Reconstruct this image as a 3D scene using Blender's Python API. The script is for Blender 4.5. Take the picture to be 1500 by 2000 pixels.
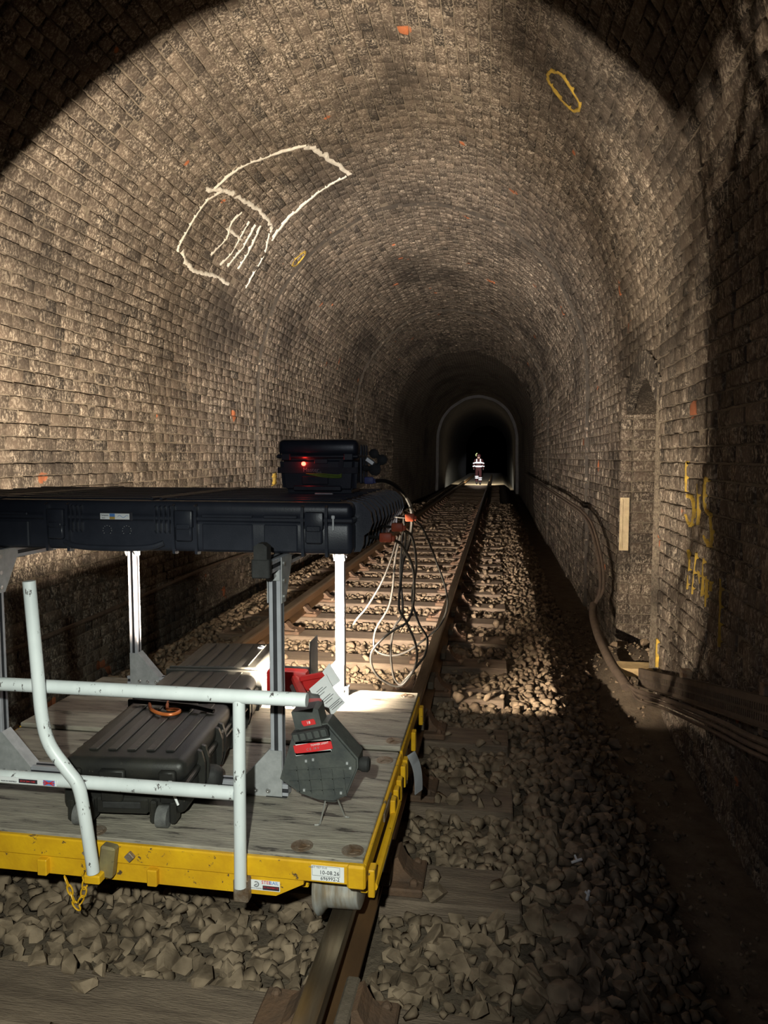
import bpy, bmesh, math, random
import numpy as np
from mathutils import Vector, Matrix, Euler

# ------------------------------------------------------------------ clear, camera, world, lamps, exposure
for o in list(bpy.data.objects): bpy.data.objects.remove(o)
scene = bpy.context.scene
COL = scene.collection
rng = np.random.default_rng(7)
random.seed(7)
PI = math.pi

CAM_POS = np.array([1.22, 0.0, 1.43])
YAW, PITCH, FPX = math.radians(9.034), math.radians(4.43), 1390.0
cd = bpy.data.cameras.new('camera'); cam = bpy.data.objects.new('camera', cd); COL.objects.link(cam)
cam.location = CAM_POS.tolist(); cam.rotation_euler = (PI/2-PITCH, 0, YAW)
cd.sensor_fit = 'VERTICAL'; cd.sensor_height = 36.0; cd.lens = FPX/2000*36.0
cd.clip_start = 0.02; cd.clip_end = 200
scene.camera = cam

w = bpy.data.worlds.new('world'); scene.world = w; w.use_nodes = True
w.node_tree.nodes['Background'].inputs[0].default_value = (0, 0, 0, 1)   # inside a tunnel at night: no sky
w.node_tree.nodes['Background'].inputs[1].default_value = 0.0
vs = scene.view_settings
vs.view_transform = 'Standard'; vs.look = 'None'; vs.gamma = 1.0; vs.use_curve_mapping = False
vs.exposure = 0.0
scene.cycles.max_bounces = 6; scene.cycles.diffuse_bounces = 4; scene.cycles.glossy_bounces = 3
scene.cycles.caustics_reflective = False; scene.cycles.caustics_refractive = False
scene.cycles.sample_clamp_indirect = 4.0

def aim(o, target):
    d = Vector(target)-o.location
    o.rotation_euler = d.to_track_quat('-Z', 'Y').to_euler()
LAMP = Vector((0.335, 2.97, 0.46))
# flood panel of the work light that stands on the trolley (its housing is built with the work light below)
la = bpy.data.lights.new('work_light_panel', 'AREA'); la.shape = 'RECTANGLE'; la.size = 0.14; la.size_y = 0.045
la.energy = 820; la.color = (1.0, 0.84, 0.64)
lo = bpy.data.objects.new('work_light_panel', la); COL.objects.link(lo); lo.location = LAMP
aim(lo, LAMP+Vector((-0.03, 1.0, 0.68)))
TUNNEL_FILL = (LAMP+Vector((-0.02, .02, .02)), LAMP+Vector((-0.04, 1.0, 0.27)))     # extra spot added at the lamp to brighten the far tunnel
# the photographer's head torch: flood on the trolley; two added beams share its place
TORCH = Vector((1.06, -0.05, 1.60))
def spot(name, energy, color, loc, target, angle, blend, size=0.02):
    l = bpy.data.lights.new(name, 'SPOT'); l.energy = energy; l.color = color
    l.spot_size = math.radians(angle); l.spot_blend = blend; l.shadow_soft_size = size
    o = bpy.data.objects.new(name, l); COL.objects.link(o); o.location = loc; aim(o, target); return o
spot('added_tunnel_beam', 5200, (1.0, 0.88, 0.76), TUNNEL_FILL[0], TUNNEL_FILL[1], 62, 1.0, 0.09)
spot('head_torch_flood', 250, (0.94, 1.0, 0.86), TORCH, (0.14, 2.1, 0.14), 58, 0.85)
spot('added_near_fill', 34, (0.86, 0.92, 1.0), TORCH, (0.75, 2.6, 1.0), 92, 1.0)  # wide fill added for the near wall and the boxes
spot('added_walker_beam', 120000, (1.0, 1.0, 1.0), TORCH, (0.15, 41.0, 0.8), 3.6, 0.6)  # narrow beam added to whiten the walker's reflective bands

# ------------------------------------------------------------------ helpers
ORG = {}
def ndc(p):
    """pixel of a world point in the 1500x2000 frame, and its depth"""
    p = np.asarray(p, float)-CAM_POS
    fw = np.array([-math.sin(YAW)*math.cos(PITCH), math.cos(YAW)*math.cos(PITCH), -math.sin(PITCH)])
    r = np.array([math.cos(YAW), math.sin(YAW), 0]); u = np.cross(r, fw)
    d = p@fw
    return 750+FPX*(p@r)/d, 1000-FPX*(p@u)/d, d

def tag(o, label=None, cat=None, group=None, kind=None):
    if label: o['label'] = label
    if cat: o['category'] = cat
    if group: o['group'] = group
    if kind: o['kind'] = kind
    return o
def empty(name, loc=(0, 0, 0), rz=0.0, rot=None):
    o = bpy.data.objects.new(name, None); COL.objects.link(o); o.empty_display_size = 0.05
    o.location = loc; o.rotation_euler = rot if rot else (0, 0, rz)
    ORG[o.name] = Vector(loc)
    return o
def thing(name, label, cat, loc=(0, 0, 0), rz=0.0, group=None, rot=None, local=False):
    o = empty(name, loc, rz, rot); tag(o, label, cat, group)
    if local: ORG[o.name] = Vector((0, 0, 0))
    return o

class MB:
    def __init__(s): s.v = []; s.f = []
    def add(s, vs, fs):
        k = len(s.v); s.v += [tuple(p) for p in vs]; s.f += [tuple(i+k for i in f) for f in fs]; return s
    def box(s, c, d, rot=None):
        x, y, z = d[0]/2, d[1]/2, d[2]/2
        vs = [Vector(p) for p in ((-x,-y,-z),(x,-y,-z),(x,y,-z),(-x,y,-z),(-x,-y,z),(x,-y,z),(x,y,z),(-x,y,z))]
        if rot is not None:
            m = Euler(rot).to_matrix(); vs = [m@p for p in vs]
        vs = [p+Vector(c) for p in vs]
        return s.add(vs, [(0,3,2,1),(4,5,6,7),(0,1,5,4),(1,2,6,5),(2,3,7,6),(3,0,4,7)])
    def rbox(s, c, d, r=0.01, seg=2, rot=None):
        bm = bmesh.new(); bmesh.ops.create_cube(bm, size=1)
        for v in bm.verts: v.co = Vector((v.co.x*d[0], v.co.y*d[1], v.co.z*d[2]))
        bmesh.ops.bevel(bm, geom=bm.edges[:], offset=min(r, min(d)*0.49), segments=seg, affect='EDGES', profile=0.5)
        m = Euler(rot).to_matrix() if rot is not None else Matrix.Identity(3)
        bm.verts.index_update()
        vs = [m@v.co+Vector(c) for v in bm.verts]; fs = [tuple(v.index for v in f.verts) for f in bm.faces]
        bm.free(); return s.add(vs, fs)
    def prism(s, poly, y0, y1, axis='y'):
        """polygon in (a,b) extruded along an axis; axis y: (x,z); axis x: (y,z); axis z: (x,y)"""
        n = len(poly)
        def P(a, b, t): return {'y': (a, t, b), 'x': (t, a, b), 'z': (a, b, t)}[axis]
        vs = [P(a, b, y0) for a, b in poly]+[P(a, b, y1) for a, b in poly]
        fs = [tuple(range(n)), tuple(range(2*n-1, n-1, -1))]
        for i in range(n):
            j = (i+1) % n; fs.append((i, i+n, j+n, j))
        return s.add(vs, fs)
    def tube(s, pts, r, n=10, cap=True, closed=False):
        pts = [Vector(p) for p in pts]; rings = []; k = len(pts)
        up = None; vs = []; fs = []
        for i, p in enumerate(pts):
            if closed: t = (pts[(i+1) % k]-pts[i-1])
            else: t = (pts[min(i+1, k-1)]-pts[max(i-1, 0)])
            t.normalize()
            if up is None:
                up = Vector((0, 0, 1)) if abs(t.z) < 0.9 else Vector((1, 0, 0))
            a = t.cross(up).normalized(); up = a.cross(t).normalized()
            rr = r[i] if isinstance(r, (list, tuple)) else r
            for j in range(n):
                th = 2*PI*j/n; vs.append(p+(a*math.cos(th)+up*math.sin(th))*rr)
        m = k if closed else k-1
        for i in range(m):
            for j in range(n):
                a0 = i*n+j; a1 = i*n+(j+1) % n; b0 = ((i+1) % k)*n+j; b1 = ((i+1) % k)*n+(j+1) % n
                fs.append((a0, a1, b1, b0))
        if cap and not closed:
            fs.append(tuple(range(n-1, -1, -1))); fs.append(tuple((k-1)*n+j for j in range(n)))
        return s.add(vs, fs)
    def lathe(s, prof, c, axis='x', n=24):
        """profile [(t along axis, radius)] turned about an axis through c"""
        vs = []; fs = []; k = len(prof)
        for t, r in prof:
            for j in range(n):
                a = 2*PI*j/n; p = (t, r*math.cos(a), r*math.sin(a))
                if axis == 'y': p = (p[1], p[0], p[2])
                if axis == 'z': p = (p[1], p[2], p[0])
                vs.append((p[0]+c[0], p[1]+c[1], p[2]+c[2]))
        for i in range(k-1):
            for j in range(n):
                fs.append((i*n+j, i*n+(j+1) % n, (i+1)*n+(j+1) % n, (i+1)*n+j))
        fs.append(tuple(range(n-1, -1, -1))); fs.append(tuple((k-1)*n+j for j in range(n)))
        return s.add(vs, fs)
    def xf(s, m):
        s.v = [tuple(m@Vector(p)) for p in s.v]; return s
    def build(s, name, mat, parent=None, smooth=False, base=True):
        me = bpy.data.meshes.new(name)
        V = s.v
        if parent is not None:
            og = ORG.get(parent.name, Vector((0, 0, 0)))
        elif base:
            a = np.array(V); og = Vector(((a[:,0].min()+a[:,0].max())/2, (a[:,1].min()+a[:,1].max())/2, a[:,2].min()))
        else: og = Vector((0, 0, 0))
        me.from_pydata([(p[0]-og.x, p[1]-og.y, p[2]-og.z) for p in V], [], s.f)
        bm = bmesh.new(); bm.from_mesh(me); bmesh.ops.recalc_face_normals(bm, faces=bm.faces[:]); bm.to_mesh(me); bm.free()
        me.update()
        if mat: me.materials.append(mat)
        o = bpy.data.objects.new(name, me); COL.objects.link(o)
        if parent is not None: o.parent = parent
        else: o.location = og
        ORG[o.name] = og
        if smooth:
            me.polygons.foreach_set('use_smooth', [True]*len(me.polygons))
            try: me.set_sharp_from_angle(angle=math.radians(40))
            except Exception: pass
        return o
def npmesh(name, V, F, mat, parent=None, attr=None, smooth=False):
    """V (n,3), F (m,4) or (m,3) numpy arrays; fast mesh"""
    me = bpy.data.meshes.new(name); k = F.shape[1]
    me.vertices.add(len(V)); me.vertices.foreach_set('co', np.asarray(V, np.float32).ravel())
    me.loops.add(F.size); me.loops.foreach_set('vertex_index', F.astype(np.int32).ravel())
    me.polygons.add(len(F)); me.polygons.foreach_set('loop_start', np.arange(0, F.size, k, dtype=np.int32))
    me.update(calc_edges=True)
    if attr is not None:
        a = me.attributes.new('rnd', 'FLOAT', 'POINT'); a.data.foreach_set('value', np.asarray(attr, np.float32))
    if mat: me.materials.append(mat)
    if smooth: me.polygons.foreach_set('use_smooth', [True]*len(me.polygons))
    o = bpy.data.objects.new(name, me); COL.objects.link(o)
    if parent is not None: o.parent = parent
    ORG[o.name] = Vector((0, 0, 0))
    return o
def curve_pts(pts, n=8):
    """Catmull-Rom through the points"""
    P = [Vector(p) for p in pts]; P = [P[0]*2-P[1]]+P+[P[-1]*2-P[-2]]; out = []
    for i in range(1, len(P)-2):
        for j in range(n):
            t = j/n; a, b, c, d = P[i-1], P[i], P[i+1], P[i+2]
            out.append(0.5*((2*b)+(c-a)*t+(2*a-5*b+4*c-d)*t*t+(3*b-a-3*c+d)*t**3))
    out.append(P[-2]); return out
def text(name, s, size, loc, rot, mat, parent, align='CENTER'):
    """flat lettering as a mesh, loc in the parent's space"""
    cu = bpy.data.curves.new(name, 'FONT'); cu.body = s; cu.size = size; cu.align_x = align; cu.align_y = 'CENTER'
    cu.extrude = 0.0004; cu.resolution_u = 2
    t = bpy.data.objects.new(name, cu); COL.objects.link(t)
    dg = bpy.context.evaluated_depsgraph_get()
    me = bpy.data.meshes.new_from_object(t.evaluated_get(dg)); bpy.data.objects.remove(t)
    me.materials.clear(); me.materials.append(mat)
    o = bpy.data.objects.new(name, me); COL.objects.link(o); o.parent = parent
    og = ORG.get(parent.name, Vector((0, 0, 0)))
    o.location = Vector(loc)-og; o.rotation_euler = rot
    return o
FRONT = (PI/2, 0, 0)     # lettering that faces the camera end (-y)

# ------------------------------------------------------------------ materials
def pmat(name, c1, c2=None, scale=8.0, rough=0.7, metal=0.0, bump=0.0, bscale=None, detail=5.0, stretch=None,
         chips=None, chip_amt=0.62, chip_scale=22.0, spec=0.4, lo=0.35, hi=0.65, emit=None, estr=0.0, coords='pos', trans=0.0):
    m = bpy.data.materials.new(name); m.use_nodes = True; nt = m.node_tree; N = nt.nodes; L = nt.links
    b = N['Principled BSDF']; b.inputs['Roughness'].default_value = rough; b.inputs['Metallic'].default_value = metal
    b.inputs['Specular IOR Level'].default_value = spec
    if c2 is None: c2 = tuple(x*0.75 for x in c1)
    if coords == 'pos': src = N.new('ShaderNodeNewGeometry').outputs['Position']
    else: src = N.new('ShaderNodeTexCoord').outputs['Object']
    if stretch:
        mp = N.new('ShaderNodeMapping'); mp.inputs['Scale'].default_value = stretch; L.new(src, mp.inputs[0]); src = mp.outputs[0]
    def noise(sc, det=detail, rg=0.6):
        t = N.new('ShaderNodeTexNoise'); t.inputs['Scale'].default_value = sc; t.inputs['Detail'].default_value = det
        t.inputs['Roughness'].default_value = rg; L.new(src, t.inputs['Vector']); return t.outputs['Fac']
    def ramp(f, a, bb):
        r = N.new('ShaderNodeMapRange'); r.inputs[1].default_value = a; r.inputs[2].default_value = bb; L.new(f, r.inputs[0]); return r.outputs[0]
    def mix(f, a, bb):
        x = N.new('ShaderNodeMix'); x.data_type = 'RGBA'; L.new(f, x.inputs[0])
        for sock, val in ((x.inputs[6], a), (x.inputs[7], bb)):
            if isinstance(val, tuple): sock.default_value = (*val, 1)
            else: L.new(val, sock)
        return x.outputs[2]
    c = mix(ramp(noise(scale), lo, hi), c1, c2)
    if chips: c = mix(ramp(noise(chip_scale, 6, 0.7), chip_amt, chip_amt+0.03), c, chips)
    L.new(c, b.inputs['Base Color'])
    if bump:
        bp = N.new('ShaderNodeBump'); bp.inputs['Strength'].default_value = bump; bp.inputs['Distance'].default_value = 0.01
        L.new(noise(bscale or scale*6, 4), bp.inputs['Height']); L.new(bp.outputs[0], b.inputs['Normal'])
    if emit:
        b.inputs['Emission Color'].default_value = (*emit, 1); b.inputs['Emission Strength'].default_value = estr
    return m

def brick_material(name, mortar=False, far=False):
    m = bpy.data.materials.new(name); m.use_nodes = True; nt = m.node_tree; N = nt.nodes; L = nt.links
    b = N['Principled BSDF']; b.inputs['Roughness'].default_value = 0.88; b.inputs['Specular IOR Level'].default_value = 0.25
    pos = N.new('ShaderNodeNewGeometry').outputs['Position']
    def mapped(sc):
        mp = N.new('ShaderNodeMapping'); mp.inputs['Scale'].default_value = sc; L.new(pos, mp.inputs[0]); return mp.outputs[0]
    def noise(v, sc, det=4, rg=0.6):
        t = N.new('ShaderNodeTexNoise'); t.inputs['Scale'].default_value = sc; t.inputs['Detail'].default_value = det
        t.inputs['Roughness'].default_value = rg; L.new(v, t.inputs['Vector']); return t.outputs['Fac']
    def ramp(f, a, bb, lo=0.0, hi=1.0):
        r = N.new('ShaderNodeMapRange'); r.inputs[1].default_value = a; r.inputs[2].default_value = bb
        r.inputs[3].default_value = lo; r.inputs[4].default_value = hi; L.new(f, r.inputs[0]); return r.outputs[0]
    def mix(f, a, bb):
        x = N.new('ShaderNodeMix'); x.data_type = 'RGBA'; L.new(f, x.inputs[0])
        for sock, val in ((x.inputs[6], a), (x.inputs[7], bb)):
            if isinstance(val, tuple): sock.default_value = (*val, 1)
            else: L.new(val, sock)
        return x.outputs[2]
    def mul(a, bb):
        x = N.new('ShaderNodeMath'); x.operation = 'MULTIPLY'; L.new(a, x.inputs[0])
        if isinstance(bb, float): x.inputs[1].default_value = bb
        else: L.new(bb, x.inputs[1])
        return x.outputs[0]
    big = noise(pos, 0.55, 3)
    soot = ramp(noise(mapped((1, 0.6, 1)), 0.8, 4, 0.55), 0.50, 0.66)          # large soot stains
    fine = noise(mapped((1, 1, 0.6)), 55.0, 5, 0.75)
    if mortar:
        c = mix(ramp(big, 0.42, 0.6), (0.20, 0.165, 0.125), (0.075, 0.06, 0.046))
        c = mix(ramp(fine, 0.35, 0.7), c, (0.28, 0.235, 0.18))
    else:
        at = N.new('ShaderNodeAttribute'); at.attribute_name = 'rnd'; rnd = at.outputs['Fac']
        c = mix(rnd, (0.036, 0.030, 0.026), (0.145, 0.112, 0.086))
        if far:
            c = mix(noise(pos, 6.0, 2), (0.07, 0.056, 0.045), (0.14, 0.108, 0.082))
        lime = mul(ramp(fine, 0.49, 0.58), ramp(noise(pos, 1.1, 3), 0.28, 0.62, 0.35, 1.0))
        lime = mul(lime, ramp(noise(pos, 7.5, 2), 0.36, 0.58, 0.25, 1.0))
        c = mix(lime, c, (0.50, 0.43, 0.345))                                  # lime bloom and dust, mottled
        red = ramp(noise(pos, 3.3, 2, 0.4), 0.735, 0.75)
        c = mix(red, c, (0.42, 0.14, 0.06))                                    # spalled faces of fresh orange brick
    c = mix(mul(soot, 0.72), c, (0.035, 0.029, 0.025))
    L.new(c, b.inputs['Base Color'])
    bp = N.new('ShaderNodeBump'); bp.inputs['Strength'].default_value = 0.9; bp.inputs['Distance'].default_value = 0.012
    h = noise(mapped((1, 1, 0.75)), 34.0, 6, 0.72)
    L.new(h, bp.inputs['Height']); L.new(bp.outputs[0], b.inputs['Normal'])
    if far:
        tc = N.new('ShaderNodeUVMap'); bt = N.new('ShaderNodeTexBrick'); L.new(tc.outputs[0], bt.inputs['Vector'])
        bt.inputs['Scale'].default_value = 1.0; bt.inputs['Mortar Size'].default_value = 0.008
        bt.inputs['Brick Width'].default_value = 0.235; bt.inputs['Row Height'].default_value = 0.0875
        bt.inputs['Color1'].default_value = (1, 1, 1, 1); bt.inputs['Color2'].default_value = (0.8, 0.8, 0.8, 1); bt.inputs['Mortar'].default_value = (0, 0, 0, 1)
        bp2 = N.new('ShaderNodeBump'); bp2.inputs['Strength'].default_value = 0.4; bp2.inputs['Distance'].default_value = 0.012
        L.new(bt.outputs['Color'], bp2.inputs['Height']); L.new(bp.outputs[0], bp2.inputs['Normal']); L.new(bp2.outputs[0], b.inputs['Normal'])
        cc = N.new('ShaderNodeMix'); cc.data_type = 'RGBA'; cc.blend_type = 'MULTIPLY'; cc.inputs[0].default_value = 0.6
        L.new(c, cc.inputs[6]); L.new(bt.outputs['Color'], cc.inputs[7]); L.new(cc.outputs[2], b.inputs['Base Color'])
    return m

M = {}
M['brick'] = brick_material('sooty brick')
M['mortar'] = brick_material('lime mortar', mortar=True)
M['brick_far'] = brick_material('sooty brick far', far=True)
M['soot'] = pmat('darkened brick edge', (0.06, 0.05, 0.04), (0.035, 0.03, 0.025), 12, 0.9, bump=0.6)  # step faces coloured dark to cancel the lamp's highlight on them
M['render'] = pmat('pale render', (0.15, 0.15, 0.16), (0.10, 0.10, 0.11), 3, 0.8, bump=0.3)
M['earth'] = pmat('dark earth', (0.075, 0.056, 0.04), (0.13, 0.10, 0.07), 9, 0.95, bump=1.0, bscale=40)
M['stone'] = None
M['sleeper'] = pmat('weathered sleeper timber', (0.22, 0.165, 0.12), (0.13, 0.095, 0.07), 5, 0.9, bump=0.7, bscale=30, stretch=(1, 7, 7))
M['rail'] = pmat('rusty rail steel', (0.13, 0.075, 0.04), (0.20, 0.11, 0.05), 10, 0.5, metal=0.55, bump=0.15, bscale=60, stretch=(1, 0.3, 1))
M['railhead'] = pmat('worn rail head', (0.16, 0.12, 0.085), (0.26, 0.21, 0.15), 9, 0.33, metal=0.85, bump=0.05, stretch=(3, 0.3, 1))
M['chair'] = pmat('rusty cast iron', (0.15, 0.085, 0.05), (0.085, 0.055, 0.038), 9, 0.8, bump=0.4, bscale=70)
M['key'] = pmat('key timber', (0.13, 0.10, 0.075), (0.09, 0.07, 0.05), 14, 0.85, bump=0.4)
M['deck'] = pmat('dirty plywood', (0.36, 0.325, 0.265), (0.19, 0.17, 0.145), 6, 0.62, bump=0.45, bscale=26, stretch=(0.8, 5, 4), chips=(0.06, 0.052, 0.045), chip_amt=0.585, chip_scale=6)
M['deck_edge'] = pmat('plywood edge', (0.09, 0.08, 0.065), (0.15, 0.13, 0.10), 20, 0.8)
M['yellow'] = pmat('chipped yellow paint', (0.72, 0.41, 0.012), (0.58, 0.31, 0.012), 12, 0.42, chips=(0.09, 0.06, 0.035), chip_amt=0.615, chip_scale=22, bump=0.1)
M['rust'] = pmat('bare rusty steel', (0.16, 0.10, 0.06), (0.3, 0.25, 0.2), 22, 0.6, metal=0.5, bump=0.3)
M['socket'] = pmat('worn yellow steel', (0.30, 0.25, 0.12), (0.20, 0.16, 0.09), 16, 0.5, metal=0.3, chips=(0.1, 0.08, 0.06), chip_amt=0.58)
M['white_tube'] = pmat('chipped white paint', (0.70, 0.74, 0.75), (0.60, 0.64, 0.65), 9, 0.4, chips=(0.10, 0.09, 0.09), chip_amt=0.615, chip_scale=38, stretch=(1, 1, 0.5))
M['wheel'] = pmat('worn wheel steel', (0.52, 0.52, 0.50), (0.30, 0.23, 0.15), 12, 0.4, metal=0.35, stretch=(5, 0.6, 0.6))
M['alu'] = pmat('anodised aluminium', (0.46, 0.47, 0.52), (0.40, 0.41, 0.45), 20, 0.38, metal=0.25)
M['alu_plate'] = pmat('aluminium gusset', (0.46, 0.47, 0.48), (0.36, 0.37, 0.38), 30, 0.5, metal=0.3, bump=0.05)
M['bolt'] = pmat('zinc bolt', (0.7, 0.7, 0.7), (0.5, 0.5, 0.5), 40, 0.3, metal=0.9)
M['groove'] = pmat('slot shadow', (0.03, 0.03, 0.035), (0.02, 0.02, 0.025), 20, 0.7)  # shade inside the profile slots, put in as colour
M['case'] = pmat('black case plastic', (0.022, 0.025, 0.036), (0.030, 0.033, 0.046), 14, 0.36, bump=0.06, bscale=240, spec=0.5)
M['case_dusty'] = pmat('dusty black case plastic', (0.013, 0.013, 0.013), (0.026, 0.025, 0.021), 10, 0.45, bump=0.08, bscale=200, chips=(0.10, 0.092, 0.075), chip_amt=0.66, chip_scale=35)
M['rubber'] = pmat('black rubber', (0.018, 0.018, 0.018), (0.03, 0.03, 0.03), 20, 0.7, bump=0.1)
M['tyre'] = pmat('worn grey tyre', (0.15, 0.15, 0.145), (0.09, 0.09, 0.09), 30, 0.8, bump=0.3)
M['cable'] = pmat('black cable sheath', (0.012, 0.011, 0.010), (0.018, 0.016, 0.014), 30, 0.5, spec=0.3)
M['dustcable'] = pmat('dusty cable sheath', (0.13, 0.095, 0.07), (0.085, 0.062, 0.048), 14, 0.75, bump=0.2)
M['orange'] = pmat('orange connector plastic', (0.62, 0.13, 0.05), (0.5, 0.09, 0.04), 30, 0.5)
M['carabiner'] = pmat('orange anodised metal', (0.70, 0.20, 0.05), (0.6, 0.16, 0.04), 20, 0.4, metal=0.2)
M['blue'] = pmat('blue connector', (0.09, 0.10, 0.28), (0.07, 0.08, 0.2), 20, 0.5)
M['paper'] = pmat('white paper', (0.78, 0.79, 0.80), (0.72, 0.73, 0.75), 14, 0.7)
M['ink'] = pmat('black ink', (0.02, 0.02, 0.03), (0.03, 0.03, 0.04), 20, 0.7)
M['red'] = pmat('red plastic', (0.55, 0.02, 0.02), (0.42, 0.015, 0.015), 20, 0.42)
M['lred'] = pmat('red print', (0.62, 0.03, 0.035), (0.55, 0.03, 0.03), 20, 0.5)
M['lblue'] = pmat('blue print', (0.10, 0.25, 0.60), (0.09, 0.2, 0.5), 20, 0.5)
M['lgrey'] = pmat('grey print', (0.22, 0.23, 0.24), (0.2, 0.2, 0.21), 20, 0.6)
M['lgold'] = pmat('gold print', (0.5, 0.33, 0.08), (0.4, 0.27, 0.07), 20, 0.6)
M['lamp_grey'] = pmat('dusty dark grey plastic', (0.045, 0.05, 0.05), (0.075, 0.08, 0.074), 18, 0.55, bump=0.12, bscale=90, chips=(0.2, 0.19, 0.16), chip_amt=0.70, chip_scale=50)
M['lamp_tan'] = pmat('lamplit tan leg', (0.17, 0.12, 0.075), (0.10, 0.075, 0.05), 18, 0.6)  # tan glow of the lamp put into the leg colour
M['lens'] = pmat('lit lens', (0.9, 0.85, 0.7), (0.9, 0.85, 0.7), 5, 0.4, emit=(1.0, 0.84, 0.62), estr=60.0)
M['led'] = pmat('red marker lamp', (0.9, 0.05, 0.03), (0.9, 0.05, 0.03), 5, 0.4, emit=(1.0, 0.035, 0.02), estr=22.0)
M['green_cord'] = pmat('green cord', (0.22, 0.33, 0.06), (0.16, 0.25, 0.05), 40, 0.6)
M['wire'] = pmat('bright wire', (0.6, 0.6, 0.58), (0.5, 0.5, 0.48), 40, 0.35, metal=0.8)
M['chalk'] = pmat('white spray paint', (0.80, 0.76, 0.68), (0.62, 0.58, 0.5), 30, 0.85, bump=0.5, bscale=60)
M['ypaint'] = pmat('yellow spray paint', (0.55, 0.37, 0.05), (0.32, 0.22, 0.05), 16, 0.85, bump=0.5, bscale=60)
M['plate'] = pmat('cream wall plate', (0.74, 0.62, 0.40), (0.6, 0.48, 0.3), 14, 0.7, bump=0.3)
M['tray'] = pmat('dusty cable tray steel', (0.13, 0.10, 0.075), (0.09, 0.07, 0.055), 16, 0.6, metal=0.3, bump=0.1)
M['board'] = pmat('pale split board', (0.55, 0.42, 0.22), (0.4, 0.29, 0.15), 9, 0.8, bump=0.5, stretch=(1, 1, 5))
M['tape'] = pmat('grey strap', (0.50, 0.51, 0.55), (0.40, 0.41, 0.45), 12, 0.55)
M['hivis'] = pmat('red work clothing', (0.035, 0.003, 0.003), (0.025, 0.002, 0.002), 12, 0.85)
M['boot'] = pmat('dark boots', (0.02, 0.016, 0.013), (0.03, 0.025, 0.02), 20, 0.7)
M['reflect'] = pmat('silver reflective tape', (0.92, 0.92, 0.92), (0.88, 0.88, 0.88), 20, 0.5)
M['helmet'] = pmat('dark helmet', (0.05, 0.012, 0.012), (0.04, 0.01, 0.01), 20, 0.5)
M['glove'] = pmat('pale yellow green strap', (0.55, 0.62, 0.28), (0.5, 0.55, 0.25), 20, 0.7)
M['skin'] = pmat('skin', (0.5, 0.32, 0.24), (0.45, 0.28, 0.2), 20, 0.6)

def stone_material():
    m = bpy.data.materials.new('ballast stone'); m.use_nodes = True; nt = m.node_tree; N = nt.nodes; L = nt.links
    b = N['Principled BSDF']; b.inputs['Roughness'].default_value = 0.9; b.inputs['Specular IOR Level'].default_value = 0.25
    pos = N.new('ShaderNodeNewGeometry').outputs['Position']
    t = N.new('ShaderNodeTexNoise'); t.inputs['Scale'].default_value = 13; t.inputs['Detail'].default_value = 2; L.new(pos, t.inputs['Vector'])
    r = N.new('ShaderNodeValToRGB'); L.new(t.outputs['Fac'], r.inputs[0])
    e = r.color_ramp.elements; e[0].position = 0.32; e[0].color = (0.10, 0.072, 0.048, 1); e[1].position = 0.68; e[1].color = (0.30, 0.225, 0.155, 1)
    t2 = N.new('ShaderNodeTexNoise'); t2.inputs['Scale'].default_value = 60; t2.inputs['Detail'].default_value = 5; L.new(pos, t2.inputs['Vector'])
    mx = N.new('ShaderNodeMix'); mx.data_type = 'RGBA'; mx.blend_type = 'MULTIPLY'; mx.inputs[0].default_value = 0.5
    L.new(r.outputs[0], mx.inputs[6]); L.new(t2.outputs['Color'], mx.inputs[7]); mx.inputs[0].default_value = 0.25
    L.new(r.outputs[0], b.inputs['Base Color'])
    bp = N.new('ShaderNodeBump'); bp.inputs['Strength'].default_value = 0.5; bp.inputs['Distance'].default_value = 0.006
    L.new(t2.outputs['Fac'], bp.inputs['Height']); L.new(bp.outputs[0], b.inputs['Normal'])
    return m
M['stone'] = stone_material()

# ------------------------------------------------------------------ tunnel lining
X0, TA, TB, ZS, ZB = 0.1, 2.3, 2.4, 2.45, -0.75
def _profile():
    P = []
    for z in np.linspace(ZB, ZS, 40): P.append((X0-TA-.05*(ZS-z)/3.2, z))
    for t in np.linspace(PI, 0, 161)[1:-1]: P.append((X0+TA*math.cos(t), ZS+TB*math.sin(t)))
    for z in np.linspace(ZS, ZB, 40): P.append((X0+TA+.05*(ZS-z)/3.2, z))
    P = np.array(P); Lc = np.r_[0, np.cumsum(np.hypot(*np.diff(P, axis=0).T))]
    T = np.gradient(P, Lc, axis=0); T /= np.linalg.norm(T, axis=1)[:, None]
    return P, Lc, np.c_[T[:, 1], -T[:, 0]]
PP, LL, NN = _profile()
STOT = LL[-1]; SL = LL[39]; SR = STOT-SL
STEP1, STEP2, STEP3 = 9.9, 16.8, 39.6
def inset(y):
    y = np.asarray(y, float)
    return np.where(y < STEP1, 0.0, np.where(y < STEP2, 0.035, np.where(y < STEP3, 0.07, 0.22)))
def wobble(s, y):
    arch = np.clip(np.minimum(s-SL, SR-s)/0.8, 0, 1)
    return (0.020*np.sin(1.3*s+0.9*y)*np.sin(0.7*y+2)+0.012*np.sin(3.1*s-1.7*y+1)+0.006*np.sin(7*s+3*y))*(0.35+0.65*arch)
def lining(s, y, n, ins=None):
    """world point on the lining: arc length s from the left foot, chainage y, n metres proud of the face"""
    s = np.asarray(s, float); y = np.asarray(y, float)
    px = np.interp(s, LL, PP[:, 0]); pz = np.interp(s, LL, PP[:, 1])
    nx = np.interp(s, LL, NN[:, 0]); nz = np.interp(s, LL, NN[:, 1])
    d = (inset(y) if ins is None else ins)+wobble(s, y)+n
    return np.stack([px+nx*d, y+0*s, pz+nz*d], -1)

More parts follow.
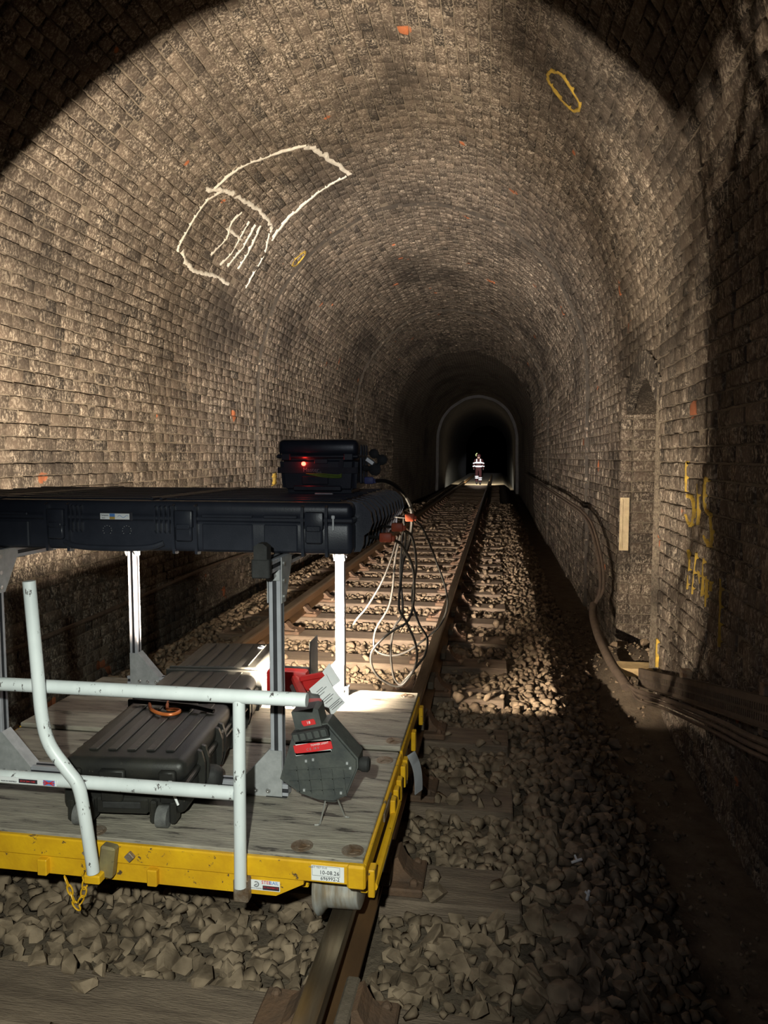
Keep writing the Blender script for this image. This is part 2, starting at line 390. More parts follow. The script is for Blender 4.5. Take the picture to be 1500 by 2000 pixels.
# refuge niche in the right wall
NY0, NY1, NDEP, NTOP = 5.62, 6.95, 0.45, 2.12
def s_of_z_right(z): return float(np.interp(-z, -PP[200:, 1], LL[200:]))
NS_TOP = s_of_z_right(NTOP)

def sheet(name, s0, s1, y0, y1, n, mat, ds=0.0875, dy=0.12, ins=None, hole=False, parent=None, uv=False):
    ss = np.linspace(s0, s1, max(2, int(round((s1-s0)/ds))+1)); ys = np.linspace(y0, y1, max(2, int(round((y1-y0)/dy))+1))
    if hole:
        ss = np.unique(np.r_[ss[np.abs(ss-NS_TOP) > 0.02], NS_TOP]); ys = np.unique(np.r_[ys[(np.abs(ys-NY0) > 0.03) & (np.abs(ys-NY1) > 0.03)], NY0, NY1])
    S, Y = np.meshgrid(ss, ys, indexing='ij')
    nn = n+(0.004*np.sin(37*S+23*Y)*np.sin(29*Y-17*S)+0.0045*np.sin(1.9*S+0.8)*np.sin(1.3*Y+0.6*S) if not uv else 0)
    V = lining(S, Y, nn, ins).reshape(-1, 3); a, b = S.shape
    I = np.arange(a*b).reshape(a, b)
    F = np.stack([I[:-1, :-1], I[1:, :-1], I[1:, 1:], I[:-1, 1:]], -1).reshape(-1, 4)
    if hole:
        cs = (S[:-1, :-1]+S[1:, 1:])/2; cy = (Y[:-1, :-1]+Y[1:, 1:])/2
        keep = ~((cs > NS_TOP) & (cy > NY0) & (cy < NY1)); F = F[keep.reshape(-1)]
    o = npmesh(name, V, F, mat, parent)
    if uv:
        u = o.data.uv_layers.new(name='UVMap'); UV = np.stack([Y, S], -1).reshape(-1, 2)[F.reshape(-1)]
        u.data.foreach_set('uv', UV.astype(np.float32).ravel())
    return o
BY0, BY1 = 1.5, 23.0      # bricks are laid one by one over this stretch
PARTS = (('wall_left', 0.0, SL), ('ceiling', SL, SR), ('wall_right', SR, STOT))
ROOT = {}
for nm, s0, s1 in PARTS:
    # backing of lime mortar, 12 mm behind the brick faces
    r = sheet(nm, s0, s1, BY0, STEP1, -0.016, M['mortar'], ins=0.0, hole=(nm == 'wall_right'))
    tag(r, kind='structure'); ROOT[nm] = r
    for y0, y1, i, lab in ((STEP1, STEP2, 0.035, 'lining_backing'), (STEP2, BY1, 0.07, 'lining_backing')):
        sheet(lab, s0, s1, y0, y1, -0.016, M['mortar'], ins=i, parent=r)
    for y0, y1, i in ((-7.0, BY0, 0.0), (BY1, STEP3, 0.07)):
        sheet('brick_lining', s0, s1, y0, y1, 0.0, M['brick_far'], ds=0.2, dy=0.5, ins=i, parent=r, uv=True)
    sheet('rendered_lining', s0, s1, STEP3, 75.0, 0.0, M['render'], ds=0.2, dy=1.0, ins=0.22, parent=r)
    # faces of the steps where the lining gets thicker
    for ys, i0, i1, mt in ((STEP1, 0.0, 0.035, 'soot'), (STEP2, 0.035, 0.07, 'soot'), (STEP3, 0.07, 0.22, 'render')):
        ss = np.linspace(s0, s1, int((s1-s0)/0.1)+2)
        A_ = lining(ss, ss*0+ys, -0.03, i0); B_ = lining(ss, ss*0+ys, 0.0, i1)
        V = np.r_[A_, B_]; k = len(ss); I = np.arange(k-1)
        npmesh('lining_step', V, np.stack([I, I+1, I+1+k, I+k], -1), M[mt], r)

# --- bricks
def brick_batch(S0, S1, Y0, Y1, proud):
    """vertex blocks (n,12,3) of chamfered bricks given by spans in s and y"""
    n = len(S0); ch = 0.007
    out = np.zeros((n, 12, 3)); jit = lambda a: rng.normal(0, a, n)
    cor = [(0, 0), (1, 0), (1, 1), (0, 1)]
    insv = inset((Y0+Y1)/2)
    for k, (a, b) in enumerate(cor):
        s = np.where(a, S1, S0)+jit(0.0022); y = np.where(b, Y1, Y0)+jit(0.003)
        out[:, k] = lining(s, y, -0.035, insv)
        out[:, 4+k] = lining(s, y, proud-0.007+jit(0.0015), insv)
        out[:, 8+k] = lining(s+(ch if a == 0 else -ch), y+(ch if b == 0 else -ch), proud+jit(0.0028), insv)
    return out
BF = []
for k in range(4):
    j = (k+1) % 4
    BF += [(k, j, 4+j, 4+k), (4+k, 4+j, 8+j, 8+k)]
BF.append((8, 9, 10, 11)); BF = np.array(BF)
COURSE = 0.097
spans = []
nc = int(STOT/COURSE)
for i in range(nc):
    sc0 = i*COURSE; header = (i % 2 == 0) if (i//9) % 2 == 0 else (i % 3 != 0)
    Lb = 0.122 if header else 0.245
    y = BY0-rng.uniform(0, 0.2)
    while y < BY1:
        l = Lb*rng.uniform(0.95, 1.05)
        if not header and rng.random() < 0.10: l *= 0.55
        y0, y1 = y+0.006, y+l-0.006; y += l
        if y1 < BY0+0.04 or y0 > BY1-0.04: continue
        # bricks stop at the steps of the lining
        for st in (STEP1, STEP2):
            if y0 < st < y1:
                if st-y0 > y1-st: y1 = st-0.001
                else: y0 = st+0.001
        spans.append((sc0+0.005, sc0+COURSE-0.006, y0, y1))
spans = np.array(spans)
sm = (spans[:, 0]+spans[:, 1])/2
nz_ = np.interp(sm, LL, PP[:, 1])
# cut the niche out of the right wall
inn = (sm > SR-0.6) & (sm > NS_TOP)
ov = inn & (spans[:, 3] > NY0) & (spans[:, 2] < NY1)
spans[ov & (spans[:, 2] < NY0-0.03), 3] = NY0
spans[ov & (spans[:, 3] > NY1+0.03), 2] = NY1
bad = ov & ~((spans[:, 3] <= NY0+1e-6) | (spans[:, 2] >= NY1-1e-6))
spans = spans[~bad]; sm = sm[~bad]
ok = spans[:, 3]-spans[:, 2] > 0.03
spans = spans[ok]; sm = sm[ok]
nb = len(spans)
proud = rng.normal(0, 0.0042, nb)
deep = rng.random(nb) < 0.05; proud[deep] -= rng.uniform(0.003, 0.009, deep.sum())
BV = brick_batch(spans[:, 0], spans[:, 1], spans[:, 2], spans[:, 3], proud)
brnd = np.clip(rng.normal(0.5, 0.25, nb), 0, 1)
# screen size decides which bricks are objects of their own
def screen_area(Q):
    px, py, d = ndc(Q.reshape(-1, 3)); px = px.reshape(Q.shape[:2]); py = py.reshape(Q.shape[:2]); d = d.reshape(Q.shape[:2])
    x, y = px, py
    a = 0.5*np.abs((x[:, 0]-x[:, 2])*(y[:, 1]-y[:, 3])-(x[:, 1]-x[:, 3])*(y[:, 0]-y[:, 2]))
    cx, cy = x.mean(1), y.mean(1)
    vis = (d.min(1) > 0.3) & (cx > 0) & (cx < 1500) & (cy > 0) & (cy < 2000)
    return a*vis, cx, cy
area, bcx, bcy = screen_area(BV[:, 8:12])
hid = (bcx < 790) & (bcy > 950)
area = np.where(hid, 0, area)
def split_bricks(mask, area, V, rnd, root, faces=BF, name='brick', keep=300):
    idx = np.where(mask)[0]; order = idx[np.argsort(-area[idx])]
    top = order[:keep][area[order[:keep]] > 0]; rest = np.setdiff1d(idx, top)
    nv = V.shape[1]
    if len(rest):
        F = (faces[None]+(np.arange(len(rest))*nv)[:, None, None]).reshape(-1, faces.shape[1])
        o = npmesh(name+'work' if name == 'brick' else name, V[rest].reshape(-1, 3), F, M['brick'], root, attr=np.repeat(rnd[rest], nv)); tag(o, kind='stuff')
    for i in top:
        c = V[i, 8:12].mean(0)
        o = npmesh(name, V[i]-c, faces, M['brick'], root, attr=np.full(nv, rnd[i])); o.location = c.tolist()
for nm, s0, s1 in PARTS:
    split_bricks((sm >= s0) & (sm < s1), area, BV, brnd, ROOT[nm])

# --- the niche: back, jambs, arched soffit and the bricks of its far jamb and back
WR = ROOT['wall_right']
XF = 2.40; XB = XF+NDEP
mb = MB()
mb.add([(XB, NY0, ZB), (XB, NY1, ZB), (XB, NY1, NTOP), (XB, NY0, NTOP)], [(0, 1, 2, 3)])
mb.add([(XF-0.03, NY1+.012, ZB), (XB, NY1+.012, ZB), (XB, NY1+.012, NTOP), (XF-0.03, NY1+.012, NTOP)], [(0, 1, 2, 3)])
mb.add([(XF-0.01, NY0-.0, ZB), (XB, NY0, ZB), (XB, NY0, NTOP), (XF-0.01, NY0, NTOP)], [(0, 1, 2, 3)])
mb.build('niche_backing', M['mortar'], WR)
def flat_bricks(fun, u0, u1, z0, z1, root, name='brick', keepmin=1.0):
    """bricks on a plane: fun(u, z, n) -> xyz"""
    blocks = []; z = z0; row = 0
    while z < z1-0.02:
        L0 = 0.112 if row % 2 else 0.226; u = u0-(0 if row % 2 else 0.112)
        while u < u1:
            a, b = max(u+0.005, u0), min(u+L0-0.005, u1); u += L0
            if b-a < 0.03: continue
            p = rng.normal(0, 0.004); B = np.zeros((12, 3))
            for k, (s_, t_) in enumerate(((0, 0), (1, 0), (1, 1), (0, 1))):
                uu = b if s_ else a; zz = (z+COURSE-0.006) if t_ else (z+0.005)
                B[k] = fun(uu, zz, -0.03); B[4+k] = fun(uu+rng.normal(0, .002), zz, p-0.006)
                B[8+k] = fun(uu+(-.006 if s_ else .006), zz+(-.006 if t_ else .006), p+rng.normal(0, .002))
            blocks.append(B)
        z += COURSE; row += 1
    return np.array(blocks)
J = flat_bricks(lambda u, z, n: (u, NY1-n, z), XF-0.045, XB, -0.35, NTOP, WR)
K = flat_bricks(lambda u, z, n: (XB-n, u, z), NY0, NY1, -0.35, NTOP, WR)
aj = screen_area(J[:, 8:12])[0]
jj = np.r_[J, K]; aa = np.r_[aj, np.zeros(len(K))]
for i in range(len(J)):
    c = J[i, 8:12].mean(0); o = npmesh('brick', J[i]-c, BF, M['brick'], WR, attr=np.full(12, rng.uniform(0.3, 0.9))); o.location = c.tolist()
F = (BF[None]+(np.arange(len(K))*12)[:, None, None]).reshape(-1, 4)
tag(npmesh('niche_brickwork', K.reshape(-1, 3), F, M['brick'], WR, attr=np.repeat(rng.uniform(0.2, 0.8, len(K)), 12)), kind='stuff')
# arch over the niche: a solid head whose underside is a segmental arc
ym, hw = (NY0+NY1)/2, (NY1-NY0)/2
poly = [(NY0-.02, NTOP+.02), (NY0-.02, NTOP-0.30)]
for t in np.linspace(-1, 1, 17): poly.append((ym+hw*t, NTOP-0.02-0.28*t*t))
poly += [(NY1+.02, NTOP-0.30), (NY1+.02, NTOP+.02)]
mb = MB(); mb.prism(poly, XF+0.004, XB, 'x'); mb.build('niche_arch', M['brick_far'], WR)
for k, t in enumerate(np.linspace(-0.94, 0.94, 13)):
    y = ym+hw*t; z = NTOP-0.02-0.28*t*t; a = math.atan2(-0.56*t/hw*1.0, 1.0)
    mb = MB(); mb.rbox((XF+0.026, y, z+0.105), (0.07, 0.088, 0.21), 0.006, 1, rot=(a, 0, 0)); mb.build('brick', M['brick'], WR)

# --- paint marks on the lining
def ribbon(name, pts, width, mat, root, n=0.009, seed=0):
    r = np.random.default_rng(seed); P = curve_pts([(p[0], p[1], 0) for p in pts], 10)
    q = np.array([(p.x, p.y) for p in P]); t = np.gradient(q, axis=0); t /= np.linalg.norm(t, axis=1)[:, None]+1e-9
    nrm = np.c_[-t[:, 1], t[:, 0]]; w_ = width*0.72*(0.65+0.7*r.random(len(q))); off = r.normal(0, width*0.12, len(q))
    rows = []
    for f, hgt in ((-0.5, -0.012), (-0.42, n), (0.42, n), (0.5, -0.012)):
        e = q+nrm*(f*w_+off)[:, None]; rows.append(lining(e[:, 0], e[:, 1], hgt+0*e[:, 0]))
    V = np.concatenate(rows); k = len(q); I = np.arange(k-1); Fs = []
    for a in range(3): Fs.append(np.stack([a*k+I, a*k+I+1, (a+1)*k+I+1, (a+1)*k+I], -1))
    return npmesh(name, V, np.concatenate(Fs), mat, root)
CH = ROOT['ceiling']
white = [
 ([[4.975, 6.962], [5.321, 7.026], [5.632, 7.241], [5.977, 7.41]], .040), ([[5.977, 7.41], [6.094, 7.79], [6.23, 8.524]], .085),
 ([[6.2, 8.543], [5.936, 8.581], [5.645, 8.587], [5.328, 8.584], [5.006, 8.652]], .075),
 ([[4.914, 6.84], [5.038, 7.129], [5.097, 7.462], [5.154, 7.975], [5.124, 8.371], [5.077, 8.487]], .065),
 ([[5.002, 7.079], [4.838, 6.974], [4.585, 6.926], [4.333, 6.886], [4.265, 6.91]], .030),
 ([[4.302, 6.962], [4.218, 7.129], [4.201, 7.437], [4.262, 7.845], [4.259, 8.267]], .060),
 ([[5.055, 8.474], [4.809, 8.708], [4.525, 8.737], [4.34, 8.752]], .045),
 ([[5.004, 7.631], [4.836, 7.601], [4.673, 7.69], [4.425, 7.561]], .028), ([[4.774, 7.576], [4.771, 7.97]], .045),
 ([[4.985, 7.89], [4.597, 7.949], [4.391, 7.861]], .03), ([[5.008, 8.053], [4.715, 8.106], [4.428, 8.035]], .045), ([[5.04, 8.168], [4.707, 8.289], [4.477, 8.301]], .06)]
for i, (p, wd) in enumerate(white): tag(ribbon('paint_line', p, wd, M['chalk'], CH, seed=i), 'white sprayed survey line on the vault')
tag(ribbon('paint_ring', [[8.489, 5.684], [8.595, 5.579], [8.724, 5.642], [8.823, 5.729], [8.776, 5.906], [8.636, 5.918], [8.502, 5.815], [8.489, 5.684]], .034, M['ypaint'], CH, seed=31), 'yellow sprayed oval on the vault')
tag(ribbon('paint_ring', [[4.95, 9.70], [5.031, 9.62], [5.205, 9.70], [5.14, 9.80], [5.0, 9.80], [4.95, 9.70]], .03, M['ypaint'], CH, seed=32), 'small yellow sprayed oval')
yel = [([[11.64, 4.80], [11.662, 4.828], [11.827, 4.843]], .03), ([[11.852, 4.817], [11.868, 4.694], [11.946, 4.664], [12.042, 4.731], [11.978, 4.86]], .026),
 ([[11.767, 4.561], [11.937, 4.55], [12.017, 4.568]], .022), ([[11.728, 4.319], [11.746, 4.41], [11.896, 4.401], [11.947, 4.295], [12.061, 4.258], [12.113, 4.304], [12.073, 4.421]], .028),
 ([[12.202, 4.783], [12.277, 4.729], [12.446, 4.754]], .022), ([[12.192, 4.579], [12.456, 4.633]], .02), ([[12.2, 4.412], [12.432, 4.43]], .02), ([[12.295, 4.344], [12.476, 4.343]], .02),
 ([[12.294, 4.527], [12.362, 4.468]], .018), ([[12.311, 4.261], [12.371, 4.268]], .02), ([[12.263, 4.066], [12.459, 4.063], [12.64, 4.077]], .03)]
for i, (p, wd) in enumerate(yel): tag(ribbon('paint_line', p, wd, M['ypaint'], WR, seed=50+i), 'yellow sprayed mark on the right wall')
tag(ribbon('paint_line', [[12.98, 5.56], [13.20, 5.57]], .05, M['ypaint'], WR, seed=70), 'yellow painted edge of the niche')
tag(ribbon('paint_line', [[1.93, 10.6], [1.75, 10.62]], .28, M['ypaint'], ROOT['wall_left'], seed=71), 'yellow patch low on the left wall')

# ------------------------------------------------------------------ ground, ballast, track
SLP0, SLP = 2.575, 0.735
sleeper_y = [SLP0+SLP*i for i in range(-2, 53)]
def ground(x, y):
    x = np.asarray(x, float); y = np.asarray(y, float)
    z = -0.225+0*x
    z = np.where(x > 1.62, -0.225-0.36*np.clip((x-1.62)/0.42, 0, 1)**1.2, z)
    z = np.where(x < -1.58, -0.225-0.33*np.clip((-1.58-x)/0.40, 0, 1)**1.2, z)
    z = z+0.012*np.sin(5*x+3*y)*np.sin(4*y-2*x)
    # heap of spoil running out of the niche
    m = np.exp(-((x-2.45)/0.42)**2-((y-6.25)/0.85)**2)
    return z+0.40*m
gx = np.r_[np.linspace(-2.6, -1.4, 13), np.linspace(-1.3, 1.4, 10), np.linspace(1.5, 2.95, 20)]; gy = np.r_[np.linspace(-7, 1, 9), np.linspace(1.2, 12, 90), np.linspace(12.5, 75, 126)]
GX, GY = np.meshgrid(gx, gy, indexing='ij')
V = np.stack([GX, GY, ground(GX, GY)-0.02+0*GX], -1)
V[:, :, 2] += rng.normal(0, 0.006, GX.shape)
I = np.arange(GX.size).reshape(GX.shape)
floor = npmesh('floor', V.reshape(-1, 3), np.stack([I[:-1, :-1], I[1:, :-1], I[1:, 1:], I[:-1, 1:]], -1).reshape(-1, 4), M['earth']); tag(floor, kind='structure')

# ballast stones: a dozen angular shapes, scattered
protos = []
for k in range(14):
    pts = rng.normal(size=(13, 3)); pts /= np.linalg.norm(pts, axis=1)[:, None]; pts *= np.array([1, rng.uniform(.65, .95), rng.uniform(.5, .75)])
    bm = bmesh.new()
    for p in pts: bm.verts.new(p)
    bmesh.ops.convex_hull(bm, input=bm.verts[:]); bmesh.ops.delete(bm, geom=[v for v in bm.verts if not v.link_faces], context='VERTS')
    bmesh.ops.triangulate(bm, faces=bm.faces[:]); bm.verts.index_update()
    protos.append((np.array([v.co[:] for v in bm.verts]), np.array([[v.index for v in f.verts] for f in bm.faces]))); bm.free()
def scatter(y0, y1, sp, x0=-1.98, x1=2.02):
    xs = np.arange(x0, x1, sp); ys = np.arange(y0, y1, sp); Xg, Yg = np.meshgrid(xs, ys)
    Xg = (Xg+rng.uniform(-.45, .45, Xg.shape)*sp).ravel(); Yg = (Yg+rng.uniform(-.45, .45, Yg.shape)*sp).ravel()
    sz = sp*0.56*np.exp(rng.normal(0, 0.26, len(Xg)))
    return np.c_[Xg, Yg, sz]
ST = np.concatenate([scatter(0.9, 5.2, 0.056), scatter(0.9, 5.2, 0.068), scatter(5.2, 8, 0.056), scatter(8, 14, 0.066), scatter(14, 25, 0.10)])
dys = np.abs((ST[:, 1]-SLP0+SLP/2) % SLP-SLP/2)
on_sleeper = (dys < 0.125) & (np.abs(ST[:, 0]) < 1.32)
on_rail = (np.abs(np.abs(ST[:, 0])-0.752) < 0.085)
ST = ST[~((on_sleeper & (rng.random(len(ST)) > np.where(np.abs(ST[:, 0]) > 0.95, 0.16, 0.04))) | on_rail)]
keep = (ST[:, 0] < 1.75) | (rng.random(len(ST)) < 0.55); ST = ST[keep]
sz_ = ground(ST[:, 0], ST[:, 1])-0.02*ST[:, 2]+rng.normal(0, 0.004, len(ST))
dys = np.abs((ST[:, 1]-SLP0+SLP/2) % SLP-SLP/2)
sz_ += np.where((np.abs(ST[:, 0]) < 1.32) & (dys < 0.125), 0.06, 0)      # the odd stone on a sleeper
px, py, dd = ndc(np.c_[ST[:, :2], sz_])
trol = (px < 720) & (py < 1760) & (ST[:, 1] < 3.5)
app = np.where((px > 0) & (px < 1500) & (py > 0) & (py < 2000) & (dd > .3) & ~trol, ST[:, 2]/np.maximum(dd, .1), 0)
big = np.argsort(-app)[:300]; isbig = np.zeros(len(ST), bool); isbig[big] = True
def rotm(q):
    q = q/np.linalg.norm(q); a, b, c, d = q
    return np.array([[1-2*(c*c+d*d), 2*(b*c-a*d), 2*(b*d+a*c)], [2*(b*c+a*d), 1-2*(b*b+d*d), 2*(c*d-a*b)], [2*(b*d-a*c), 2*(c*d+a*b), 1-2*(b*b+c*c)]])
AV, AF = [], []; off = 0
pm = []
for k, (pv, pf) in enumerate(protos):
    me = bpy.data.meshes.new('ballast_stone'); me.from_pydata(pv.tolist(), [], pf.tolist()); me.materials.append(M['stone']); pm.append(me)
Q = rng.normal(size=(len(ST), 4)); Q[:, 1:3] *= 0.35; kind_ = rng.integers(0, 14, len(ST))
for i in range(len(ST)):
    R = rotm(Q[i])
    if isbig[i]:
        o = bpy.data.objects.new('ballast_stone', pm[kind_[i]]); COL.objects.link(o); o.parent = floor
        o.rotation_euler = Matrix(R.tolist()).to_euler(); o.scale = (ST[i, 2],)*3; o.location = (ST[i, 0], ST[i, 1], sz_[i])
    else:
        pv, pf = protos[kind_[i]]; v = pv@R.T*ST[i, 2]+np.array([ST[i, 0], ST[i, 1], sz_[i]])
        AV.append(v); AF.append(pf+off); off += len(pv)
tag(npmesh('ballast', np.concatenate(AV), np.concatenate(AF), M['stone'], floor), kind='stuff')
# rubble and silt in the ditch and on the heap below the niche
RV, RF, off = [], [], 0
for i in range(1500):
    x = rng.uniform(1.95, 2.75); y = rng.uniform(2.6, 9.5)
    if x > 2.33 and not (NY0 < y < NY1): continue
    s = 0.012*math.exp(rng.normal(0, 0.55)); pv, pf = protos[rng.integers(0, 14)]
    z = float(ground(x, y))+0.2*s-0.015
    RV.append(pv@rotm(rng.normal(size=4)).T*s+np.array([x, y, z])); RF.append(pf+off); off += len(pv)
tag(npmesh('rubble', np.concatenate(RV), np.concatenate(RF), M['stone'], floor), kind='stuff')

# rails
def rail(xc, sgn, label):
    r = thing('rail', label, 'rail', (xc, 1.0, -0.16))
    y0, y1 = -3.0, 60.0
    prof = [(-.070, -.152), (.070, -.152), (.070, -.140), (.012, -.118), (.009, -.050), (.034, -.040), (.035, -.030), (-.035, -.030), (-.034, -.040), (-.009, -.050), (-.012, -.118), (-.070, -.140)]
    mb = MB(); mb.prism([(xc+a, b) for a, b in prof], y0, y1); mb.build('rail_web_and_foot', M['rail'], r)
    hp = [(-.035, -.030), (.035, -.030), (.035, -.010), (.031, -.003), (.018, 0.0), (-.018, 0.0), (-.031, -.003), (-.035, -.010)]
    mb = MB(); mb.prism([(xc+a, b) for a, b in hp], y0, y1); mb.build('rail_head', M['railhead'], r, smooth=True)
rail(-0.752, -1, 'rust brown steel rail left of the track, running on past the trolley')
rail(0.752, 1, 'worn steel rail under the right wheels of the trolley')

# sleepers with their cast chairs, keys and screws
def chair_meshes():
    b = MB(); b.rbox((0, 0, 0.016), (0.40, 0.21, 0.032), 0.006, 1)
    o = [(0.052, .03), (0.052, .055), (.085, .060), (.088, .115), (.104, .125), (.112, .105), (.128, .075), (.155, .050), (.196, .034), (.196, .02), (.05, .02)]
    i = [(-x, z) for x, z in [(0.052, .03), (0.050, .05), (.060, .060), (.044, .088), (.056, .098), (.072, .092), (.088, .070), (.115, .048), (.19, .034), (.19, .02), (.05, .02)]]
    b.prism(o, -0.055, 0.055); b.prism(i, -0.055, 0.055)
    return b
cm = chair_meshes().build('rail_chair', M['chair']); chair_me = cm.data; bpy.data.objects.remove(cm)
mb = MB(); mb.rbox((0, 0, 0), (0.040, 0.24, 0.05), 0.006, 1); km = mb.build('key', M['key']); key_me = km.data; bpy.data.objects.remove(km)
mb = MB(); mb.lathe([(0, .016), (.012, .016), (.020, .010), (.022, .002)], (0, 0, 0), 'z', 8); sc = mb.build('screw', M['chair']); screw_me = sc.data; bpy.data.objects.remove(sc)
# undo the base shift of the chair prototype (built on z=0 already)
ORD = ['first', 'second', 'third', 'fourth', 'fifth', 'sixth', 'seventh', 'eighth', 'ninth', 'tenth', 'eleventh', 'twelfth', 'thirteenth', 'fourteenth', 'fifteenth', 'sixteenth', 'seventeenth', 'eighteenth', 'nineteenth', 'twentieth', 'twenty-first', 'twenty-second', 'twenty-third', 'twenty-fourth', 'twenty-fifth', 'twenty-sixth', 'twenty-seventh', 'twenty-eighth']
slm = []
for k in range(4):
    mb = MB(); mb.rbox((0, 0, -0.065), (2.62, 0.25, 0.13), 0.008, 1); s_ = mb.build('sleeper', M['sleeper']); me = s_.data
    for v in me.vertices: v.co.y += random.gauss(0, 0.004); v.co.z += random.gauss(0, 0.003)
    slm.append(me); bpy.data.objects.remove(s_)
SLZ = -0.152-0.032
def put(name, me, loc, parent, rot=(0, 0, 0)):
    o = bpy.data.objects.new(name, me); COL.objects.link(o); o.parent = parent; o.location = loc; o.rotation_euler = rot; return o
ahead = 0
for n, y in enumerate(sleeper_y):
    s_ = bpy.data.objects.new('sleeper', slm[n % 4]); COL.objects.link(s_); s_.location = (random.gauss(0, .012), y, SLZ-0.13); s_.rotation_euler = (0, 0, random.gauss(0, .006))
    if y < 1.5: lab = 'timber sleeper nearest the camera, cut by the bottom of the picture' if y < 1.3 else 'timber sleeper buried in ballast just in front of the trolley'
    elif y < 2.2: lab = 'timber sleeper in the ballast just in front of the yellow trolley'
    elif y < 3.0: lab = 'timber sleeper under the front half of the trolley'
    elif y < 3.6: lab = 'timber sleeper under the rear half of the trolley'
    elif ahead < 28: lab = f'{ORD[ahead]} timber sleeper beyond the rear end of the trolley'; ahead += 1
    else: lab = 'dark timber sleeper far down the tunnel'
    tag(s_, lab, 'sleeper', 'timber sleepers under the rails')
    if y > 27: continue
    for sg in (-1, 1):
        c = put('rail_chair', chair_me, (0.752*sg, 0, 0.13), s_, (0, 0, 0 if sg > 0 else PI))
        if y < 14:
            put('key', key_me, (0.066, random.gauss(0, .02), 0.058), c)
            for q in ((-.165, .07), (-.165, -.07), (.165, .07), (.165, -.07)): put('screw', screw_me, (q[0], q[1], .032), c)

# ------------------------------------------------------------------ the rail trolley
DZ = 0.25; FX0, FX1, FY0, FYM, FY1 = -0.84, 0.855, 1.95, 2.75, 3.42
T = thing('rail_trolley', 'yellow steel rail trolley with plywood deck and white tube guard rail', 'trolley', (0, 2.7, 0.0))
d1 = MB(); d1.rbox(((FX0+FX1)/2, (FY0+FYM)/2+.004, DZ-0.009), (FX1-FX0-0.02, FYM-FY0-0.022, 0.018), 0.003, 1); d1 = d1.build('deck_board', M['deck'], T)
d2 = MB(); d2.rbox(((FX0+FX1)/2, (FYM+FY1)/2, DZ+0.008), (FX1-FX0-0.012, FY1-FYM-0.006, 0.020), 0.003, 1); d2 = d2.build('deck_board', M['deck'], T)
tag(d1, 'front plywood deck board, grey with dirt'); tag(d2, 'rear plywood deck board, lit by the lamp')
mb = MB(); mb.box((0, FYM+.002, DZ-0.014), (FX1-FX0-.02, 0.012, 0.022)); mb.build('board_edging', M['deck_edge'], T)
# front beam: upper band with a lower apron that ends in a slope towards the wheel
mb = MB(); mb.rbox(((FX0+FX1)/2, FY0, 0.2155), (FX1-FX0, 0.018, 0.062), 0.004, 1); fb = mb.build('front_beam', M['yellow'], T)
mb = MB(); mb.prism([(FX0+.02, .186), (FX0+.02, .128), (.585, .128), (.67, .172), (.67, .186)], FY0-.003, FY0+.010); mb.build('front_apron', M['yellow'], T)
mb = MB(); mb.rbox((FX1-.025, FY0-.004, .213), (.055, .026, .072), .006, 1); mb.build('corner_plate', M['yellow'], T)
for x in (0.20, -0.045-.12, -0.42):
    mb = MB(); mb.rbox((x, FY0-.012, .155), (.032, .022, .052), .003, 1); mb.build('stake_pocket', M['yellow'], T)
mb = MB(); mb.rbox((.486, FY0-.016, .150), (.046, .036, .07), .004, 1); mb.build('stake_pocket', M['rust'], T)
# side beams of both halves with hanging lugs
for x in (FX0, FX1):
    sg = 1 if x > 0 else -1
    mb = MB(); mb.rbox((x-.004*sg, (FY0+FYM)/2, .2165), (.012, FYM-FY0-.01, .058), .003, 1); mb.build('side_beam', M['yellow'], T)
    mb = MB(); mb.rbox((x-.004*sg, (FYM+FY1)/2, .222), (.012, FY1-FYM-.01, .058), .003, 1); mb.build('side_beam', M['yellow'], T)
    mb = MB(); mb.tube([(x+.018*sg, FY0+.03, .165), (x+.018*sg, 2.5, .165)], .014, 8); mb.build('side_rail', M['yellow'], T)
    for y in (1.99, 2.42, 2.50, 2.58, 2.70, 2.76, 3.05, 3.36):
        mb = MB(); mb.rbox((x+.014*sg, y, .178), (.020, .045, .085), .003, 1); mb.build('side_lug', M['yellow'], T)
    mb = MB(); mb.rbox((x+.004*sg, 2.35, .222), (.006, .16, .030), .002, 1); mb.build('side_plate', M['rust'], T)
mb = MB(); mb.rbox(((FX0+FX1)/2, FY1-.004, .222), (FX1-FX0-.01, .014, .058), .003, 1); mb.build('rear_beam', M['yellow'], T)
for x in (-.55, 0.0, .55):
    mb = MB(); mb.rbox((x, 2.69, .20), (.05, 1.44, .05), .004, 1); mb.build('chassis_beam', M['yellow'], T)
# wheels: flange inside the rail, tread on it
wheels = []
for sg in (-1, 1):
    for y in (2.135, 3.20):
        prof = [(.672, .030), (.676, .121), (.684, .126), (.694, .122), (.704, .106), (.712, .1005), (.745, .1), (.80, .0985), (.812, .097), (.816, .085), (.816, .03)]
        mb = MB(); mb.lathe([(t*sg, r) for t, r in prof], (0, y, .1005), 'x', 36); o = mb.build('wheel', M['wheel'], T, smooth=True)
        mb = MB(); mb.lathe([(.60*sg, .022), (.83*sg, .022)], (0, y, .1005), 'x', 14); mb.build('axle', M['rust'], o)
        for xx in (.655, .838):
            mb = MB(); mb.rbox((xx*sg, y-.10 if y < 3 else y, .165), (.022, .04, .095), .003, 1); mb.build('wheel_guard', M['yellow'], T)
